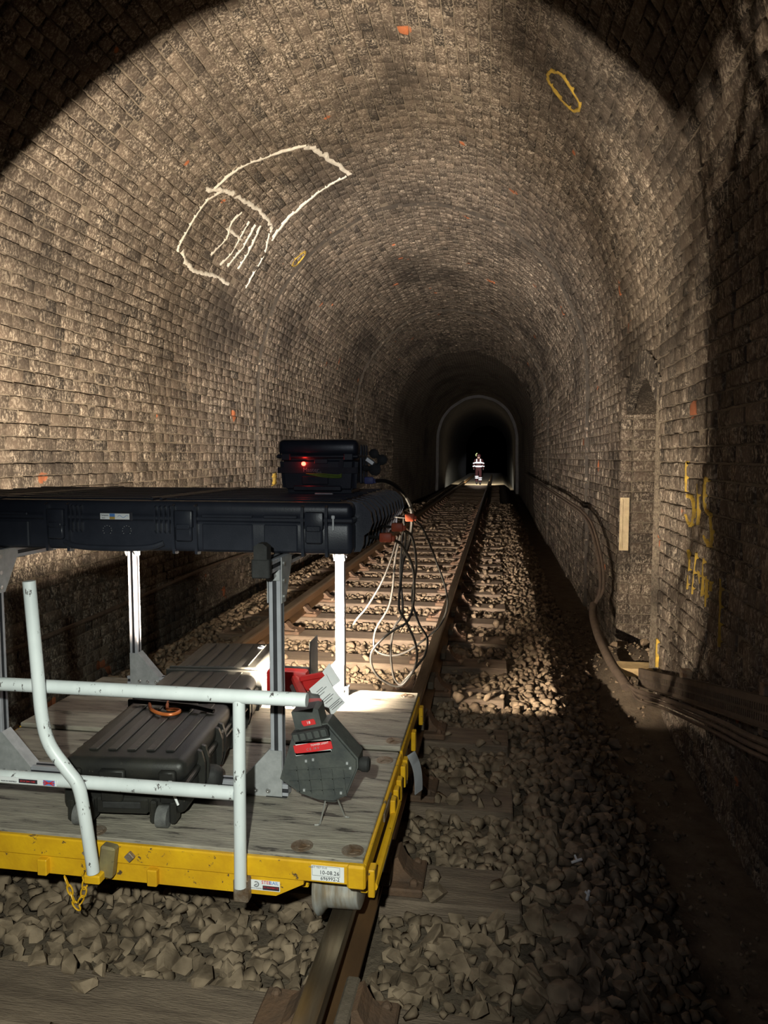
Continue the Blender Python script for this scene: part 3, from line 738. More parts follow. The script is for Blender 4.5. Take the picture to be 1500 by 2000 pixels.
# tie-down fittings let into the deck
for i, (x, y, z) in enumerate([(.647, 2.016, DZ), (.805, 2.013, DZ), (.80, 2.66, DZ), (.815, 2.81, DZ+.018), (.80, 3.36, DZ+.018), (-.021, 1.995, DZ)]):
    mb = MB(); mb.lathe([(0, .034), (.002, .034), (.003, .030), (.0025, .022), (.004, .020), (.004, .004)], (x, y, z-.0005), 'z', 18)
    for k in range(3):
        a = 2*PI*k/3; mb.box((x+.014*math.cos(a), y+.014*math.sin(a), z+.004), (.026, .006, .004), (0, 0, a))
    mb.build('tie_down_cap', M['rust'], T)
# white guard rail across the front
GY_ = 1.93
g = empty('guard_rail', (0, GY_, 0)); g.parent = T; g.location = (0, GY_-2.7, 0); ORG[g.name] = Vector((0, GY_, 0))
mb = MB(); mb.tube([(-1.0, GY_, .732), (.69, GY_, .736)], .0205, 14); mb.build('top_tube', M['white_tube'], g, smooth=True)
mb = MB(); mb.tube([(-1.0, GY_, .437), (.47, GY_, .443)], .0205, 14); mt_ = mb.build('middle_tube', M['white_tube'], g, smooth=True)
mb = MB(); mb.tube([(.486, GY_-.012, .165), (.486, GY_, .726)], .0185, 14); mb.build('upright', M['white_tube'], g, smooth=True)
mb = MB(); mb.tube([(-.80, GY_-.012, .165), (-.80, GY_, .72)], .0185, 14); mb.build('upright', M['white_tube'], g, smooth=True)
# sticker on the middle tube
mb = MB(); mb.box((-.185, GY_-.0212, .441), (.19, .0012, .019)); st = mb.build('sticker', M['paper'], mt_); st['label'] = 'small maker sticker with a flag on the tube'
mb = MB(); mb.box((-.185, GY_-.0222, .441), (.062, .001, .0125)); mb.build('print_panel', M['ink'], mt_)
text('print', '0114 244 1181', .0085, (-.185, GY_-.0232, .441), FRONT, M['lred'], mt_)
mb = MB(); mb.box((-.115, GY_-.0222, .441), (.038, .001, .016)); mb.build('print_panel', M['lblue'], mt_)
for a in (0.4, -0.4):
    mb = MB(); mb.box((-.115, GY_-.0230, .441), (.036, .0008, .003), (0, a, 0)); mb.build('print_stripe', M['lred'], mt_)
mb = MB(); mb.box((-.115, GY_-.0232, .441), (.038, .0008, .003)); mb.build('print_stripe', M['lred'], mt_)
text('print', 'MADE IN SHEFFIELD', .006, (-.25, GY_-.0222, .437), FRONT, M['ink'], mt_)
# bent removable push handle in its socket
hp = [(.036, 1.885, .185), (.033, 1.885, .219), (.017, 1.88, .368), (.0, 1.88, .454), (-.036, 1.88, .503), (-.088, 1.88, .574), (-.110, 1.88, .658), (-.120, 1.88, .813), (-.135, 1.88, 1.066)]
mb = MB(); mb.tube(curve_pts(hp, 5), .0185, 14); ph = mb.build('push_handle', M['white_tube'], T, smooth=True)
mb = MB(); mb.rbox((.064, 1.922, .205), (.048, .034, .10), .006, 1, rot=(0, .14, 0)); mb.build('handle_socket', M['socket'], T)
mb = MB(); mb.rbox((.034, 1.893, .166), (.052, .036, .028), .004, 1); mb.build('socket_foot', M['yellow'], T)
for x in (-.012, .128):
    mb = MB(); mb.rbox((x, 1.934, .215), (.024, .014, .024), .002, 1, rot=(0, PI/4, 0)); mb.build('square_bolt', M['rust'], T)
# loop of yellow chain under the beam
cp = curve_pts([(-.085, 1.925, .135), (-.072, 1.925, .103), (-.061, 1.925, .071), (-.047, 1.925, .045), (-.030, 1.925, .074), (-.020, 1.925, .108), (-.015, 1.925, .158)], 12)
ch = empty('chain', (-.05, 1.925, .13)); ch.parent = T; ch.location = (-.05, 1.925-2.7, .13); ORG[ch.name] = Vector((-.05, 1.925, .13))
acc = [0]
for i in range(1, len(cp)): acc.append(acc[-1]+(cp[i]-cp[i-1]).length)
pitch = .026; k = int(acc[-1]/pitch)
for i in range(k):
    t = (i+.5)*acc[-1]/k; j = min(max(1, int(np.searchsorted(acc, t))), len(cp)-1); c = cp[j]; d = (cp[j]-cp[j-1]).normalized()
    side = Vector((0, 1, 0)).cross(d).normalized() if i % 2 else Vector((0, 1, 0)); side = (side*.8+Vector((0, 1, 0)).cross(d).normalized()*.5).normalized()
    ring = []
    for q in range(14):
        a = 2*PI*q/14; ring.append(c+d*(math.cos(a)*.018)+side*(math.sin(a)*.0085))
    mb = MB(); mb.tube(ring, .0026, 6, closed=True); mb.build('chain_link', M['yellow'], ch, smooth=True)
# stickers on the front beam
by = FY0-.0098
mb = MB(); mb.box((.745, by, .216), (.098, .0016, .046)); s1 = mb.build('inspection_label', M['paper'], T); s1['label'] = 'white handwritten inspection label'
text('label_print', 'NEXT TEST DUE', .0075, (.716, by-.0012, .233), FRONT, M['lgrey'], s1)
text('label_print', '10-08.26', .017, (.750, by-.0012, .2185), FRONT, M['ink'], s1)
text('label_print', '696992-2', .015, (.752, by-.0012, .2005), FRONT, M['ink'], s1)
for c, d in (((.740, .2375), (.082, .0010)), ((.740, .2085), (.082, .0010)), ((.699, .223), (.001, .029)), ((.781, .223), (.001, .029))):
    mb = MB(); mb.box((c[0], by-.0010, c[1]), (d[0], .0008, d[1])); mb.build('label_rule', M['lgrey'], s1)
ay = FY0-.0042
mb = MB(); mb.box((.552, ay, .1575), (.092, .0014, .031)); s2 = mb.build('maker_sticker', M['paper'], T); s2['label'] = 'maker sticker with a red and blue name'
text('maker_print', 'STEL', .0145, (.556, ay-.001, .1672), FRONT, M['lred'], s2); text('maker_print', 'RAIL', .0145, (.580, ay-.001, .1672), FRONT, M['lblue'], s2)
mb = MB(); mb.box((.5705, ay-.0009, .151), (.051, .0008, .013)); mb.build('maker_panel', M['ink'], s2)
text('maker_print', '0114-2438110', .0078, (.5705, ay-.0018, .1525), FRONT, M['lred'], s2)
text('maker_print', 'MADE IN SHEFFIELD', .0045, (.525, ay-.001, .1475), FRONT, M['lgrey'], s2)
arc = [(.525+.0075*math.cos(a), ay-.001, .1605+.0075*math.sin(a)) for a in np.linspace(2.2, -2.6, 14)]
mb = MB(); mb.tube(arc, .0018, 6); mb.tube([(.5205, ay-.001, .158), (.528, ay-.001, .161)], .0016, 6); mb.build('maker_emblem', M['lgrey'], s2)
# grey strap end hanging over the right side
V = []; n = 10
for i in range(n):
    t = i/(n-1); x = .895+.02*math.sin(t*2.0); y = 2.66+.10*t; z = .285-.20*t+.02*math.sin(t*3)
    V += [(x-.004, y-.026, z), (x+.020, y+.026, z), (x+.022, y+.026, z-.006), (x-.002, y-.026, z-.006)]
mb = MB(); mb.add(V, [(i*4+a, i*4+(a+1) % 4, (i+1)*4+(a+1) % 4, (i+1)*4+a) for i in range(n-1) for a in range(4)]+[(0, 1, 2, 3), tuple((n-1)*4+a for a in (3, 2, 1, 0))])
mb.build('strap_end', M['tape'], T, smooth=True)['label'] = 'grey strap end hanging over the right edge'

# ------------------------------------------------------------------ aluminium support frame on the deck
FR = thing('support_frame', 'aluminium profile frame with four posts carrying the long black case', 'frame', (-.06, 2.83, DZ))
def profile_bar(p0, p1, w=.042):
    """slotted square profile between two points along one axis"""
    h = w/2; g_ = .007; dp = .006
    sec = []
    for k in range(4):
        a = k*PI/2; c, s_ = math.cos(a), math.sin(a)
        for u, v in ((h, -h+.002), (h, -g_), (h-dp, -g_), (h-dp, g_), (h, g_), (h, h-.002)): sec.append((u*c-v*s_, u*s_+v*c))
    p0, p1 = Vector(p0), Vector(p1); t = (p1-p0).normalized()
    a = Vector((1, 0, 0)) if abs(t.x) < .9 else Vector((0, 1, 0)); b = t.cross(a).normalized(); a = b.cross(t).normalized()
    n = len(sec); vs = [p0+a*u+b*v for u, v in sec]+[p1+a*u+b*v for u, v in sec]
    m_ = MB(); m_.add(vs, [(i, (i+1) % n, (i+1) % n+n, i+n) for i in range(n)]+[tuple(range(n)), tuple(range(2*n-1, n-1, -1))])
    return m_
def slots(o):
    """shade painted into the slots: the three faces of each go dark"""
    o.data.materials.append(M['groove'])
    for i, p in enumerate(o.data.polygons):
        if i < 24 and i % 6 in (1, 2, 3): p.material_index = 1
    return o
CZ = 1.092      # underside of the long case
PX = (-.60, .475); PY = (2.33, 3.34)
def gusset(name, pts, thick_axis, t0, t1, bolts=(), lip=None):
    m_ = MB(); m_.prism(pts, t0, t1, thick_axis); o = m_.build(name, M['alu_plate'], FR)
    for b in bolts:
        m_ = MB(); m_.lathe([(-.006, .0095), (.0, .0095), (.004, .007), (.004, .003), (.001, .003)], b, 'y', 10)
        m_.v = [(x, 2*b[1]-y, z) for x, y, z in m_.v]; m_.build('bolt', M['bolt'], o, smooth=True)
    return o
for x in PX:
    for y in PY:
        dz = DZ if y < 3 else DZ+.018
        slots(profile_bar((x, y, dz+.043), (x, y, CZ-.044)).build('post', M['alu'], FR))
        mb = MB(); mb.rbox((x, y, dz+.0), (.075, .06, .004), .001, 1); mb.build('foot_pad', M['rubber'], FR)
    slots(profile_bar((x, 2.19, CZ-.022), (x, 3.40, CZ-.022)).build('top_beam', M['alu'], FR))
    mb = MB(); mb.rbox((x, 2.178, CZ-.020), (.060, .03, .062), .004, 1); mb.prism([(x-.022, CZ), (x+.022, CZ), (x+.022, CZ+.052), (x+.008, CZ+.062), (x-.008, CZ+.062), (x-.022, CZ+.052)], 2.178-.012, 2.178+.03)
    mb.build('end_stop', M['rubber'], FR)
for y in PY:
    dz = DZ if y < 3 else DZ+.018
    slots(profile_bar((-.64, y, dz+.022), (.515, y, dz+.022)).build('bottom_beam', M['alu'], FR))
    for x, sg in ((PX[0], 1), (PX[1], -1)):
        f = y-.026
        pts = [(x-.02*sg, dz), (x+.135*sg, dz), (x+.135*sg, dz+.036), (x+.02*sg, dz+.165), (x-.02*sg, dz+.165)]
        gusset('gusset', pts, 'y', f, f+.004, [(x+q*sg, f, dz+.020) for q in (.03, .075, .12)])
        mb = MB(); mb.prism([(x+.02*sg, dz+.165), (x+.135*sg, dz+.036), (x+.138*sg, dz+.040), (x+.024*sg, dz+.168)], f, y+.024); mb.build('gusset_flange', M['alu_plate'], FR)
for x in PX:
    for y, sg in ((PY[0], 1), (PY[1], -1)):
        pts = [(y-.021*sg, CZ-.002), (y+.10*sg, CZ-.002), (y+.10*sg, CZ-.03), (y+.022*sg, CZ-.16), (y-.021*sg, CZ-.16)]
        for xx in (x+.0235, x-.0265):
            m_ = MB(); m_.prism(pts, xx, xx+.003, 'x'); o = m_.build('gusset', M['alu_plate'], FR)
            for q in (-.025, -.085, -.14):
                m_ = MB(); m_.lathe([(-.002, .008), (.006, .008), (.007, .003)], (xx+(.002 if xx > x else -.004), y+.0*sg, CZ+q), 'x', 8); m_.build('bolt', M['bolt'], o)
    mb = MB(); mb.rbox((x, PY[0]-.0235, CZ-.062), (.04, .004, .04), .001, 1); o = mb.build('corner_bracket', M['alu_plate'], FR)
    mb = MB(); mb.lathe([(-.005, .010), (.0, .010)], (x, PY[0]-.027, CZ-.062), 'y', 10); mb.build('bolt', M['bolt'], o)
# small rubber pad that slips onto the front bottom beam
mb = MB(); mb.rbox((.235, 2.285, DZ+.062), (.095, .075, .085), .028, 3); mb.box((.235, 2.285, DZ+.01), (.07, .06, .02))
tag(mb.build('rubber_block', M['rubber'], smooth=True), 'rounded black rubber block on the deck beside the front frame beam', 'block')

# ------------------------------------------------------------------ hard cases
def shell(m_, x0, x1, y0, y1, z0, z1, r, seg=3): m_.rbox(((x0+x1)/2, (y0+y1)/2, (z0+z1)/2), (x1-x0, y1-y0, z1-z0), r, seg); return m_
EX0, EX1, EY0, EY1, EZ0, EZ1 = -1.09, .735, 2.36, 3.32, CZ+.002, 1.275
EC = thing('equipment_case', 'very long flat black hard case lying on top of the aluminium frame', 'case', ((EX0+EX1)/2, 2.8, EZ0))
shell(MB(), EX0, EX1, EY0, EY1, EZ0, 1.213, .022).build('case_base', M['case'], EC, smooth=True)
lid = shell(MB(), EX0, EX1, EY0, EY1, 1.2135, EZ1, .022).build('lid', M['case'], EC, smooth=True)
mb = MB(); shell(mb, EX0-.006, EX1+.006, EY0-.006, EY1+.006, 1.203, 1.224, .006, 1); mb.build('parting_rim', M['case'], EC)
for y in np.linspace(EY0+.06, EY1-.06, 9):                       # long moulded ribs of the lid
    for a, b in ((EX0+.05, -.66), (-.60, -.02), (.04, EX1-.05)):
        mb = MB(); mb.rbox(((a+b)/2, y, EZ1+.0035), (b-a, .020, .007), .003, 1); mb.build('lid_rib', M['case'], lid)
for x in (-.63, .01):
    for dx in (-.018, .018):
        mb = MB(); mb.rbox((x+dx, (EY0+EY1)/2, EZ1+.005), (.012, EY1-EY0-.06, .012), .004, 1); mb.build('lid_strap_rib', M['case'], lid)
fy = EY0
def latch(x):
    m_ = MB(); m_.rbox((x, fy-.010, 1.212), (.066, .022, .062), .006, 2); m_.rbox((x, fy-.013, 1.160), (.060, .016, .052), .005, 1); m_.rbox((x, fy-.021, 1.186), (.050, .008, .02), .003, 1)
    o = m_.build('latch', M['case'], EC, smooth=True)
    for dx in (-.042, .042):
        pts = [(fy+.01, 1.268), (fy-.012, 1.258), (fy-.016, 1.225), (fy-.012, 1.13), (fy-.008, EZ0-.006), (fy+.02, EZ0-.008), (fy+.02, EZ0+.004), (fy+.004, EZ0+.01)]
        m_ = MB(); m_.prism(pts, x+dx-.005, x+dx+.005, 'x'); m_.build('latch_fin', M['case'], o)
for x in (-.80, -.355, .135, .605): latch(x)
for x in (-.66, -.22, -.205+.24, .30, .36, .46):
    pass
for x0, x1 in ((.20, .385), (.425, .545), (-.70, -.47)):            # flush panels between the latches
    mb = MB(); mb.rbox(((x0+x1)/2, fy-.004, 1.150), (x1-x0, .010, .095), .004, 1); o = mb.build('side_panel', M['case'], EC)
    mb = MB(); mb.rbox(((x0+x1)/2, fy-.008, 1.224), (x1-x0, .012, .012), .003, 1); mb.build('panel_bar', M['case'], o)
for x0 in (-.315, .025):                                           # groups of fine fins beside the handle
    for k in range(4):
        x = x0+k*.0175 if x0 > 0 else x0+k*.0175
        mb = MB(); mb.prism([(fy+.008, 1.262), (fy-.010, 1.252), (fy-.012, 1.17), (fy+.008, 1.15)], x-.003+0.0, x+.003, 'x'); mb.build('handle_fin', M['case'], EC)
hx = -.135
arc = [(hx-.19, fy-.006, 1.125), (hx-.15, fy-.018, 1.112), (hx-.07, fy-.022, 1.106), (hx+.07, fy-.022, 1.106), (hx+.15, fy-.018, 1.112), (hx+.19, fy-.006, 1.125)]
mb = MB(); mb.tube(curve_pts(arc, 5), .011, 8); mb.build('carry_handle', M['case'], EC, smooth=True)
mb = MB(); mb.rbox((hx+.01, fy-.006, 1.218), (.128, .006, .032), .003, 1); nb_ = mb.build('name_plate', M['ink'], EC)
mb = MB(); mb.box((hx+.008, fy-.0098, 1.218), (.112, .0012, .021)); lb = mb.build('printed_label', M['paper'], EC); lb['label'] = 'white printed name label'
mb = MB(); mb.box((hx-.0015, fy-.0108, 1.2225), (.020, .0008, .011)); mb.build('label_panel', M['lblue'], lb)
mb = MB(); mb.box((hx-.0015, fy-.0108, 1.2125), (.020, .0008, .009)); mb.build('label_panel', M['lgold'], lb)
text('label_print', 'Campana', .008, (hx-.031, fy-.0108, 1.222), FRONT, M['ink'], lb); text('label_print', 'www.', .006, (hx-.035, fy-.0108, 1.2125), FRONT, M['ink'], lb)
mb = MB(); mb.tube([(hx+.02+.04*t, fy-.0108, 1.218+.004*math.sin(9*t)) for t in np.linspace(0, 1, 12)], .0008, 5); mb.build('label_scrawl', M['lblue'], lb)
for x in (hx-.025, hx+.05):
    mb = MB(); mb.lathe([(-.004, .013), (0.006, .013)], (x, fy-.002, 1.168), 'y', 18); dl = mb.build('pressure_dial', M['case'], EC)
    for k in range(9):
        a = -0.7+k*2*PI/11; mb = MB(); mb.box((x+.0165*math.cos(a), fy-.0055, 1.168+.0165*math.sin(a)), (.0028, .001, .0028)); mb.build('dial_mark', M['lgrey'], dl)
for k, y in enumerate(np.linspace(EY0+.07, EY1-.05, 11)):           # rounded fins of the right end
    pts = [(EX1-.03, EZ1+.004), (EX1+.020, EZ1-.004), (EX1+.052, EZ1-.034), (EX1+.060, EZ1-.075), (EX1+.048, EZ1-.105), (EX1+.030, EZ1-.118), (EX1+.028, EZ0+.03), (EX1+.016, EZ0+.006), (EX1-.01, EZ0+.004)]
    mb = MB(); mb.prism(pts, y-.008, y+.008); o = mb.build('end_fin', M['case'], EC, smooth=False)
    mb = MB(); mb.lathe([(-.012, .006), (.012, .006)], (EX1+.026, y, EZ1-.085), 'y', 8); mb.build('fin_pin', M['case'], o)
mb = MB(); mb.rbox((.672, fy-.014, 1.205), (.006, .004, .05), .002, 1); mb.rbox((.672, fy-.014, 1.226), (.012, .006, .012), .002, 1); mb.build('seal_tag', M['paper'], EC)['label'] = 'white plastic seal tag on the case corner'

# small instrument box standing on the long case
BX = thing('instrument_box', 'small black hard box with a lit red lamp standing on the long case', 'box', (.50, 2.93, EZ1+.006))
bx0, bx1, by0, by1, bz0, bz1 = .335, .665, 2.81, 3.05, EZ1+.0075, 1.502
m_ = MB(); m_.add([(x, y, z) for z, s in ((bz0, .012), (1.43, 0)) for x, y in ((bx0+s, by0+s), (bx1-s, by0+s), (bx1-s, by1-s), (bx0+s, by1-s))], [(3, 2, 1, 0), (4, 5, 6, 7), (0, 1, 5, 4), (1, 2, 6, 5), (2, 3, 7, 6), (3, 0, 4, 7)])
bmx = bmesh.new(); [bmx.verts.new(p) for p in m_.v]; bmx.verts.ensure_lookup_table(); [bmx.faces.new([bmx.verts[i] for i in f]) for f in m_.f]
bmesh.ops.bevel(bmx, geom=bmx.edges[:], offset=.020, segments=3, affect='EDGES'); bmx.verts.index_update()
m_ = MB(); m_.v = [tuple(v.co) for v in bmx.verts]; m_.f = [tuple(v.index for v in f.verts) for f in bmx.faces]; bmx.free(); m_.build('box_body', M['case'], BX, smooth=True)
shell(MB(), bx0-.004, bx1+.004, by0-.004, by1+.004, 1.432, bz1, .026).build('box_lid', M['case'], BX, smooth=True)
shell(MB(), bx0-.008, bx1+.008, by0-.008, by1+.008, 1.424, 1.440, .006, 1).build('box_rim', M['case'], BX)
by_ = by0+.003
mb = MB()
for (c, d) in (((.50, by_-.006, 1.376), (bx1-bx0-.002, .006, .024)), ((.50, by1+.001, 1.376), (bx1-bx0-.02, .006, .024)), ((bx1-.001, 2.93, 1.376), (.006, by1-by0, .024)), ((bx0+.001, 2.93, 1.376), (.006, by1-by0, .024))): mb.box(c, d)
stp = mb.build('strap', M['ink'], BX)
text('strap_print', 'Master', .024, (.475, by_-.0098, 1.377), FRONT, M['lgrey'], stp); text('strap_print', 'Lock', .011, (.508, by_-.0098, 1.368), FRONT, M['lgrey'], stp)
mb = MB(); mb.rbox((.50, by_-.004, 1.303), (.20, .014, .022), .004, 1); mb.build('pull_handle', M['case'], BX)
mb = MB(); mb.rbox((.49, by_-.003, 1.335), (.11, .008, .034), .003, 1); mb.build('handle_recess', M['ink'], BX)
mb = MB(); mb.prism([(.588, 1.385), (.606, 1.388), (.610, 1.412), (.598, 1.42), (.586, 1.404)], by_-.006, by_+.002); mb.build('key_hole_cover', M['ink'], BX)
mb = MB(); mb.rbox((.515, by_-.002, 1.412), (.055, .006, .02), .002, 1); mb.build('blank_plate', M['case'], BX)
mb = MB(); mb.lathe([(-.010, .002), (-.010, .0055), (-.004, .0085), (.004, .0085)], (.443, by_-.004, 1.402), 'y', 12); mb.build('red_lamp', M['led'], BX)['label'] = 'glowing red indicator lamp'
rl = bpy.data.lights.new('red_indicator', 'POINT'); rl.energy = 0.05; rl.color = (1, .03, .02); rl.shadow_soft_size = .006
ro = bpy.data.objects.new('red_indicator', rl); COL.objects.link(ro); ro.location = (.443, by_-.024, 1.402)
for k in range(4):
    z = 1.358-.004*k; mb = MB(); mb.tube(curve_pts([(.455, by_-.012, 1.362), (.52, by_-.014, z+.004), (.585, by_-.014, z), (.603, by_-.014, z+.004)], 4), .0016, 5); mb.build('cord_strand', M['green_cord'], BX)
for x in (.37, .63):
    mb = MB(); mb.rbox((x, by0-.004, 1.43), (.04, .014, .03), .004, 1); mb.build('box_latch', M['case'], BX)
for y in (2.87, 2.93, 2.99):
    mb = MB(); mb.rbox((bx1+.004, y, 1.40), (.012, .018, .16), .004, 1); mb.build('box_side_rib', M['case'], BX)
mb = MB(); mb.rbox((.53, 2.80, EZ1+.006), (.075, .02, .008), .002, 1); mb.build('front_foot', M['alu_plate'], BX)
# ratchet knob on the strap's end
mb = MB(); mb.rbox((.702, 2.90, 1.412), (.042, .03, .022), .004, 1, rot=(0, .6, 0)); kn = thing('clamp', 'black clamp with star knobs on the right side of the small box', 'clamp', (.70, 2.9, 1.37)); mb.build('clamp_jaw', M['wire'], kn)
for c, r_ in (((.718, 2.90, 1.444), .020), ((.752, 2.90, 1.418), .022), ((.722, 2.90, 1.378), .026)):
    mb = MB(); mb.lathe([(-.014, r_*.7), (-.010, r_), (.010, r_), (.014, r_*.7)], c, 'y', 9); mb.build('knob', M['rubber'], kn, smooth=True)
mb = MB(); mb.tube([(.674, 2.9, 1.385), (.722, 2.9, 1.378), (.752, 2.9, 1.418), (.718, 2.9, 1.444)], .012, 8); mb.build('clamp_arm', M['rubber'], kn, smooth=True)

# the wheeled case lying on the deck
WC = thing('wheeled_case', 'dusty black wheeled hard case lying lengthways on the trolley deck', 'case', (.045, 2.05, DZ), math.radians(5.3), local=True)
w0, w1, l0, l1, h0, h1, hs = -.205, .205, 0.0, 1.46, .032, .212, .135
shell(MB(), w0, w1, l0, l1, h0, hs-.001, .028).build('case_base', M['case_dusty'], WC, smooth=True)
wl = shell(MB(), w0, w1, l0, l1, hs+.001, h1, .030).build('lid', M['case_dusty'], WC, smooth=True)
shell(MB(), w0-.007, w1+.007, l0-.007, l1+.007, hs-.010, hs+.012, .006, 1).build('parting_rim', M['case_dusty'], WC)
for x in (-.13, -.065, 0.0, .065, .13):
    for a, b in ((.07, .52), (.60, .93), (1.01, 1.40)):
        mb = MB(); mb.rbox((x, (a+b)/2, h1+.003), (.030, b-a, .006), .003, 1); mb.build('lid_rib', M['case_dusty'], wl)
for y in (.56, .97):
    for dy_ in (-.022, .022):
        mb = MB(); mb.rbox((0, y+dy_, h1-.035), (w1-w0+.018, .012, .09), .012, 2); mb.build('lid_band', M['case_dusty'], wl)
for sg in (-1, 1):
    for y in (.16, .36, .56, .76, .97, 1.18, 1.36):
        pts = [((w1-.02)*sg, h1-.01), ((w1+.010)*sg, h1-.022), ((w1+.022)*sg, h1-.06), ((w1+.020)*sg, h0+.05), ((w1+.006)*sg, h0+.004), ((w1-.03)*sg, h0+.002)]
        for q in (-.022, .022):
            mb = MB(); mb.prism(pts, y+q-.007, y+q+.007); mb.build('side_fin', M['case_dusty'], WC)
        if y in (.36, .76, 1.18):
            mb = MB(); mb.rbox(((w1+.008)*sg, y, hs-.004), (.020, .034, .085), .005, 1); mb.build('side_latch', M['case_dusty'], WC)
    mb = MB(); mb.rbox(((w1+.012)*sg, .47, hs-.008), (.008, .14, .010), .003, 1); mb.rbox(((w1+.012)*sg, .66, hs-.008), (.008, .12, .010), .003, 1); mb.build('hinge_bar', M['case_dusty'], WC)
    mb = MB(); mb.lathe([(-.02, .020), (-.018, .034), (.018, .034), (.02, .020)], (.135*sg, -.006, .034), 'x', 18); wh = mb.build('wheel', M['tyre'], WC, smooth=True)
    for q in (-.032, .032):
        mb = MB(); mb.rbox((.135*sg+q, .006, .05), (.022, .05, .075), .006, 1); mb.build('wheel_bracket', M['case_dusty'], WC)
for x, wd in ((-.03, .085), (-.16, .055), (.15, .055)):
    mb = MB(); mb.rbox((x, -.006, .155), (wd, .022, .060), .006, 1); mb.rbox((x, -.010, .105), (wd*.85, .016, .05), .005, 1); mb.build('end_latch', M['case_dusty'], WC, smooth=True)
mb = MB(); mb.rbox((.0, -.005, .066), (.17, .014, .052), .006, 1); mb.build('end_panel', M['case_dusty'], WC)
mb = MB(); mb.rbox((.0, -.013, .070), (.125, .006, .022), .003, 1); mb.build('end_panel_inset', M['rubber'], WC)
mb = MB(); mb.tube([(.165, -.022, .150), (.175, -.028, .125), (.192, -.03, .085)], .004, 6); mb.rbox((.164, -.022, .152), (.014, .006, .014), .002, 1); mb.build('seal_tag', M['paper'], WC)['label'] = 'white seal tag on the case corner'
mb = MB(); mb.tube(curve_pts([(-.17, .50, h1+.016), (-.05, .46, h1+.024), (.08, .44, h1+.022), (.17, .42, h1+.012)], 6), .009, 6); mb.rbox((.02, .455, h1+.014), (.10, .05, .016), .006, 1); mb.build('carry_strap', M['rubber'], WC, smooth=True)
arc = [(.13+.014*math.cos(a), 1.34+.020*math.sin(a), h1+.0075) for a in np.linspace(.5, 5.8, 12)]
mb = MB(); mb.tube(arc, .004, 6); mb.build('lid_emblem', M['lgrey'], wl)
# orange carabiner clipped to the strap
pts = [(-.10, .475, h1+.020), (-.075, .425, h1+.014), (-.03, .385, h1+.013), (.015, .372, h1+.013), (.040, .390, h1+.013), (.042, .412, h1+.014), (.02, .42, h1+.016), (-.002, .412, h1+.018), (-.012, .425, h1+.022), (-.022, .462, h1+.028)]
m4 = Matrix.Translation((.045, 2.05, DZ))@Matrix.Rotation(math.radians(5.3), 4, 'Z')
mb = MB(); mb.tube(curve_pts(pts, 5), .0065, 8); mb.xf(m4); tag(mb.build('carabiner', M['carabiner'], smooth=True), 'orange carabiner clipped to the strap of the wheeled case', 'carabiner')

# ------------------------------------------------------------------ the folded work light
WL = thing('work_light', 'battery work light with grey hexagonal base, red arms and lit head', 'work light', (.68, 2.2, DZ))
hexp = [(.542, .398), (.590, .562), (.665, .585), (.700, .592), (.798, .483), (.798, .453), (.761, .360), (.720, .338), (.668, .338), (.610, .355)]
hb = MB(); hb.prism(hexp, 2.135, 2.215); hb = hb.build('base_housing', M['lamp_grey'], WL)
def inpoly(sc): 
    cx = sum(p[0] for p in hexp)/len(hexp); cz = sum(p[1] for p in hexp)/len(hexp)
    return [(cx+(x-cx)*sc, cz+(z-cz)*sc) for x, z in hexp]
mb = MB(); mb.prism(inpoly(.95), 2.126, 2.136); mb.build('base_cover', M['lamp_grey'], hb)
for k in range(5):                                   # moulded grid of the base plate
    x = .605+k*.038; mb = MB(); mb.box((x, 2.1245, .405), (.003, .004, .085), (0, -.12, 0)); mb.build('cover_rib', M['lamp_grey'], hb)
for z in (.375, .41, .445):
    mb = MB(); mb.box((.675, 2.1245, z), (.20 if z > .38 else .15, .004, .003), (0, -.13, 0)); mb.build('cover_rib', M['lamp_grey'], hb)
for x, z in ((.632, .468), (.655, .474), (.765, .470), (.625, .372), (.745, .372), (.775, .455)):
    mb = MB(); mb.box((x, 2.124, z), (.007, .004, .008)); mb.build('clip', M['alu_plate'], hb)
def slab(c, sx, sz, ang, y0, y1, skew=.012):
    ca, sa = math.cos(ang), math.sin(ang); o = []
    for u, v in ((-sx/2, -sz/2+.008), (-sx/2+skew, -sz/2), (sx/2, -sz/2), (sx/2, sz/2-.008), (sx/2-skew, sz/2), (-sx/2, sz/2)): o.append((c[0]+u*ca-v*sa, c[1]+u*sa+v*ca))
    m_ = MB(); m_.prism(o, y0, y1); return m_
AN = .235
rlb = slab((.655, .515), .125, .030, AN, 2.1225, 2.127).build('rating_label', M['lred'], WL); rlb['label'] = 'red rating label'
slab((.655, .5325), .118, .003, AN, 2.1218, 2.126, .001).build('label_edge', M['paper'], rlb); slab((.656, .4975), .118, .002, AN, 2.1218, 2.126, .001).build('label_edge', M['paper'], rlb)
text('label_print', 'TOWER LIGHT', .009, (.677, 2.1215, .5275), (PI/2, -AN, 0), M['paper'], rlb); text('label_print', 'C E  18 V', .011, (.655, 2.1215, .5105), (PI/2, -AN, 0), M['lgrey'], rlb)
bt = slab((.650, .560), .118, .030, AN, 2.108, 2.17, .006).build('battery_latch', M['rubber'], WL)
for k in range(5):
    u = -.046+k*.023; slab((.650+u*math.cos(AN), .560+u*math.sin(AN)), .017, .022, AN, 2.103, 2.11, .002).build('latch_tooth', M['lamp_grey'], bt)
bat = slab((.633, .602), .088, .062, AN, 2.13, 2.20, .016).build('battery', M['lamp_grey'], WL)
slab((.640, .592), .044, .018, AN, 2.1275, 2.131, .004).build('battery_label', M['lred'], bat); text('battery_print', '18', .013, (.640, 2.127, .592), (PI/2, -AN, 0), M['paper'], bat)
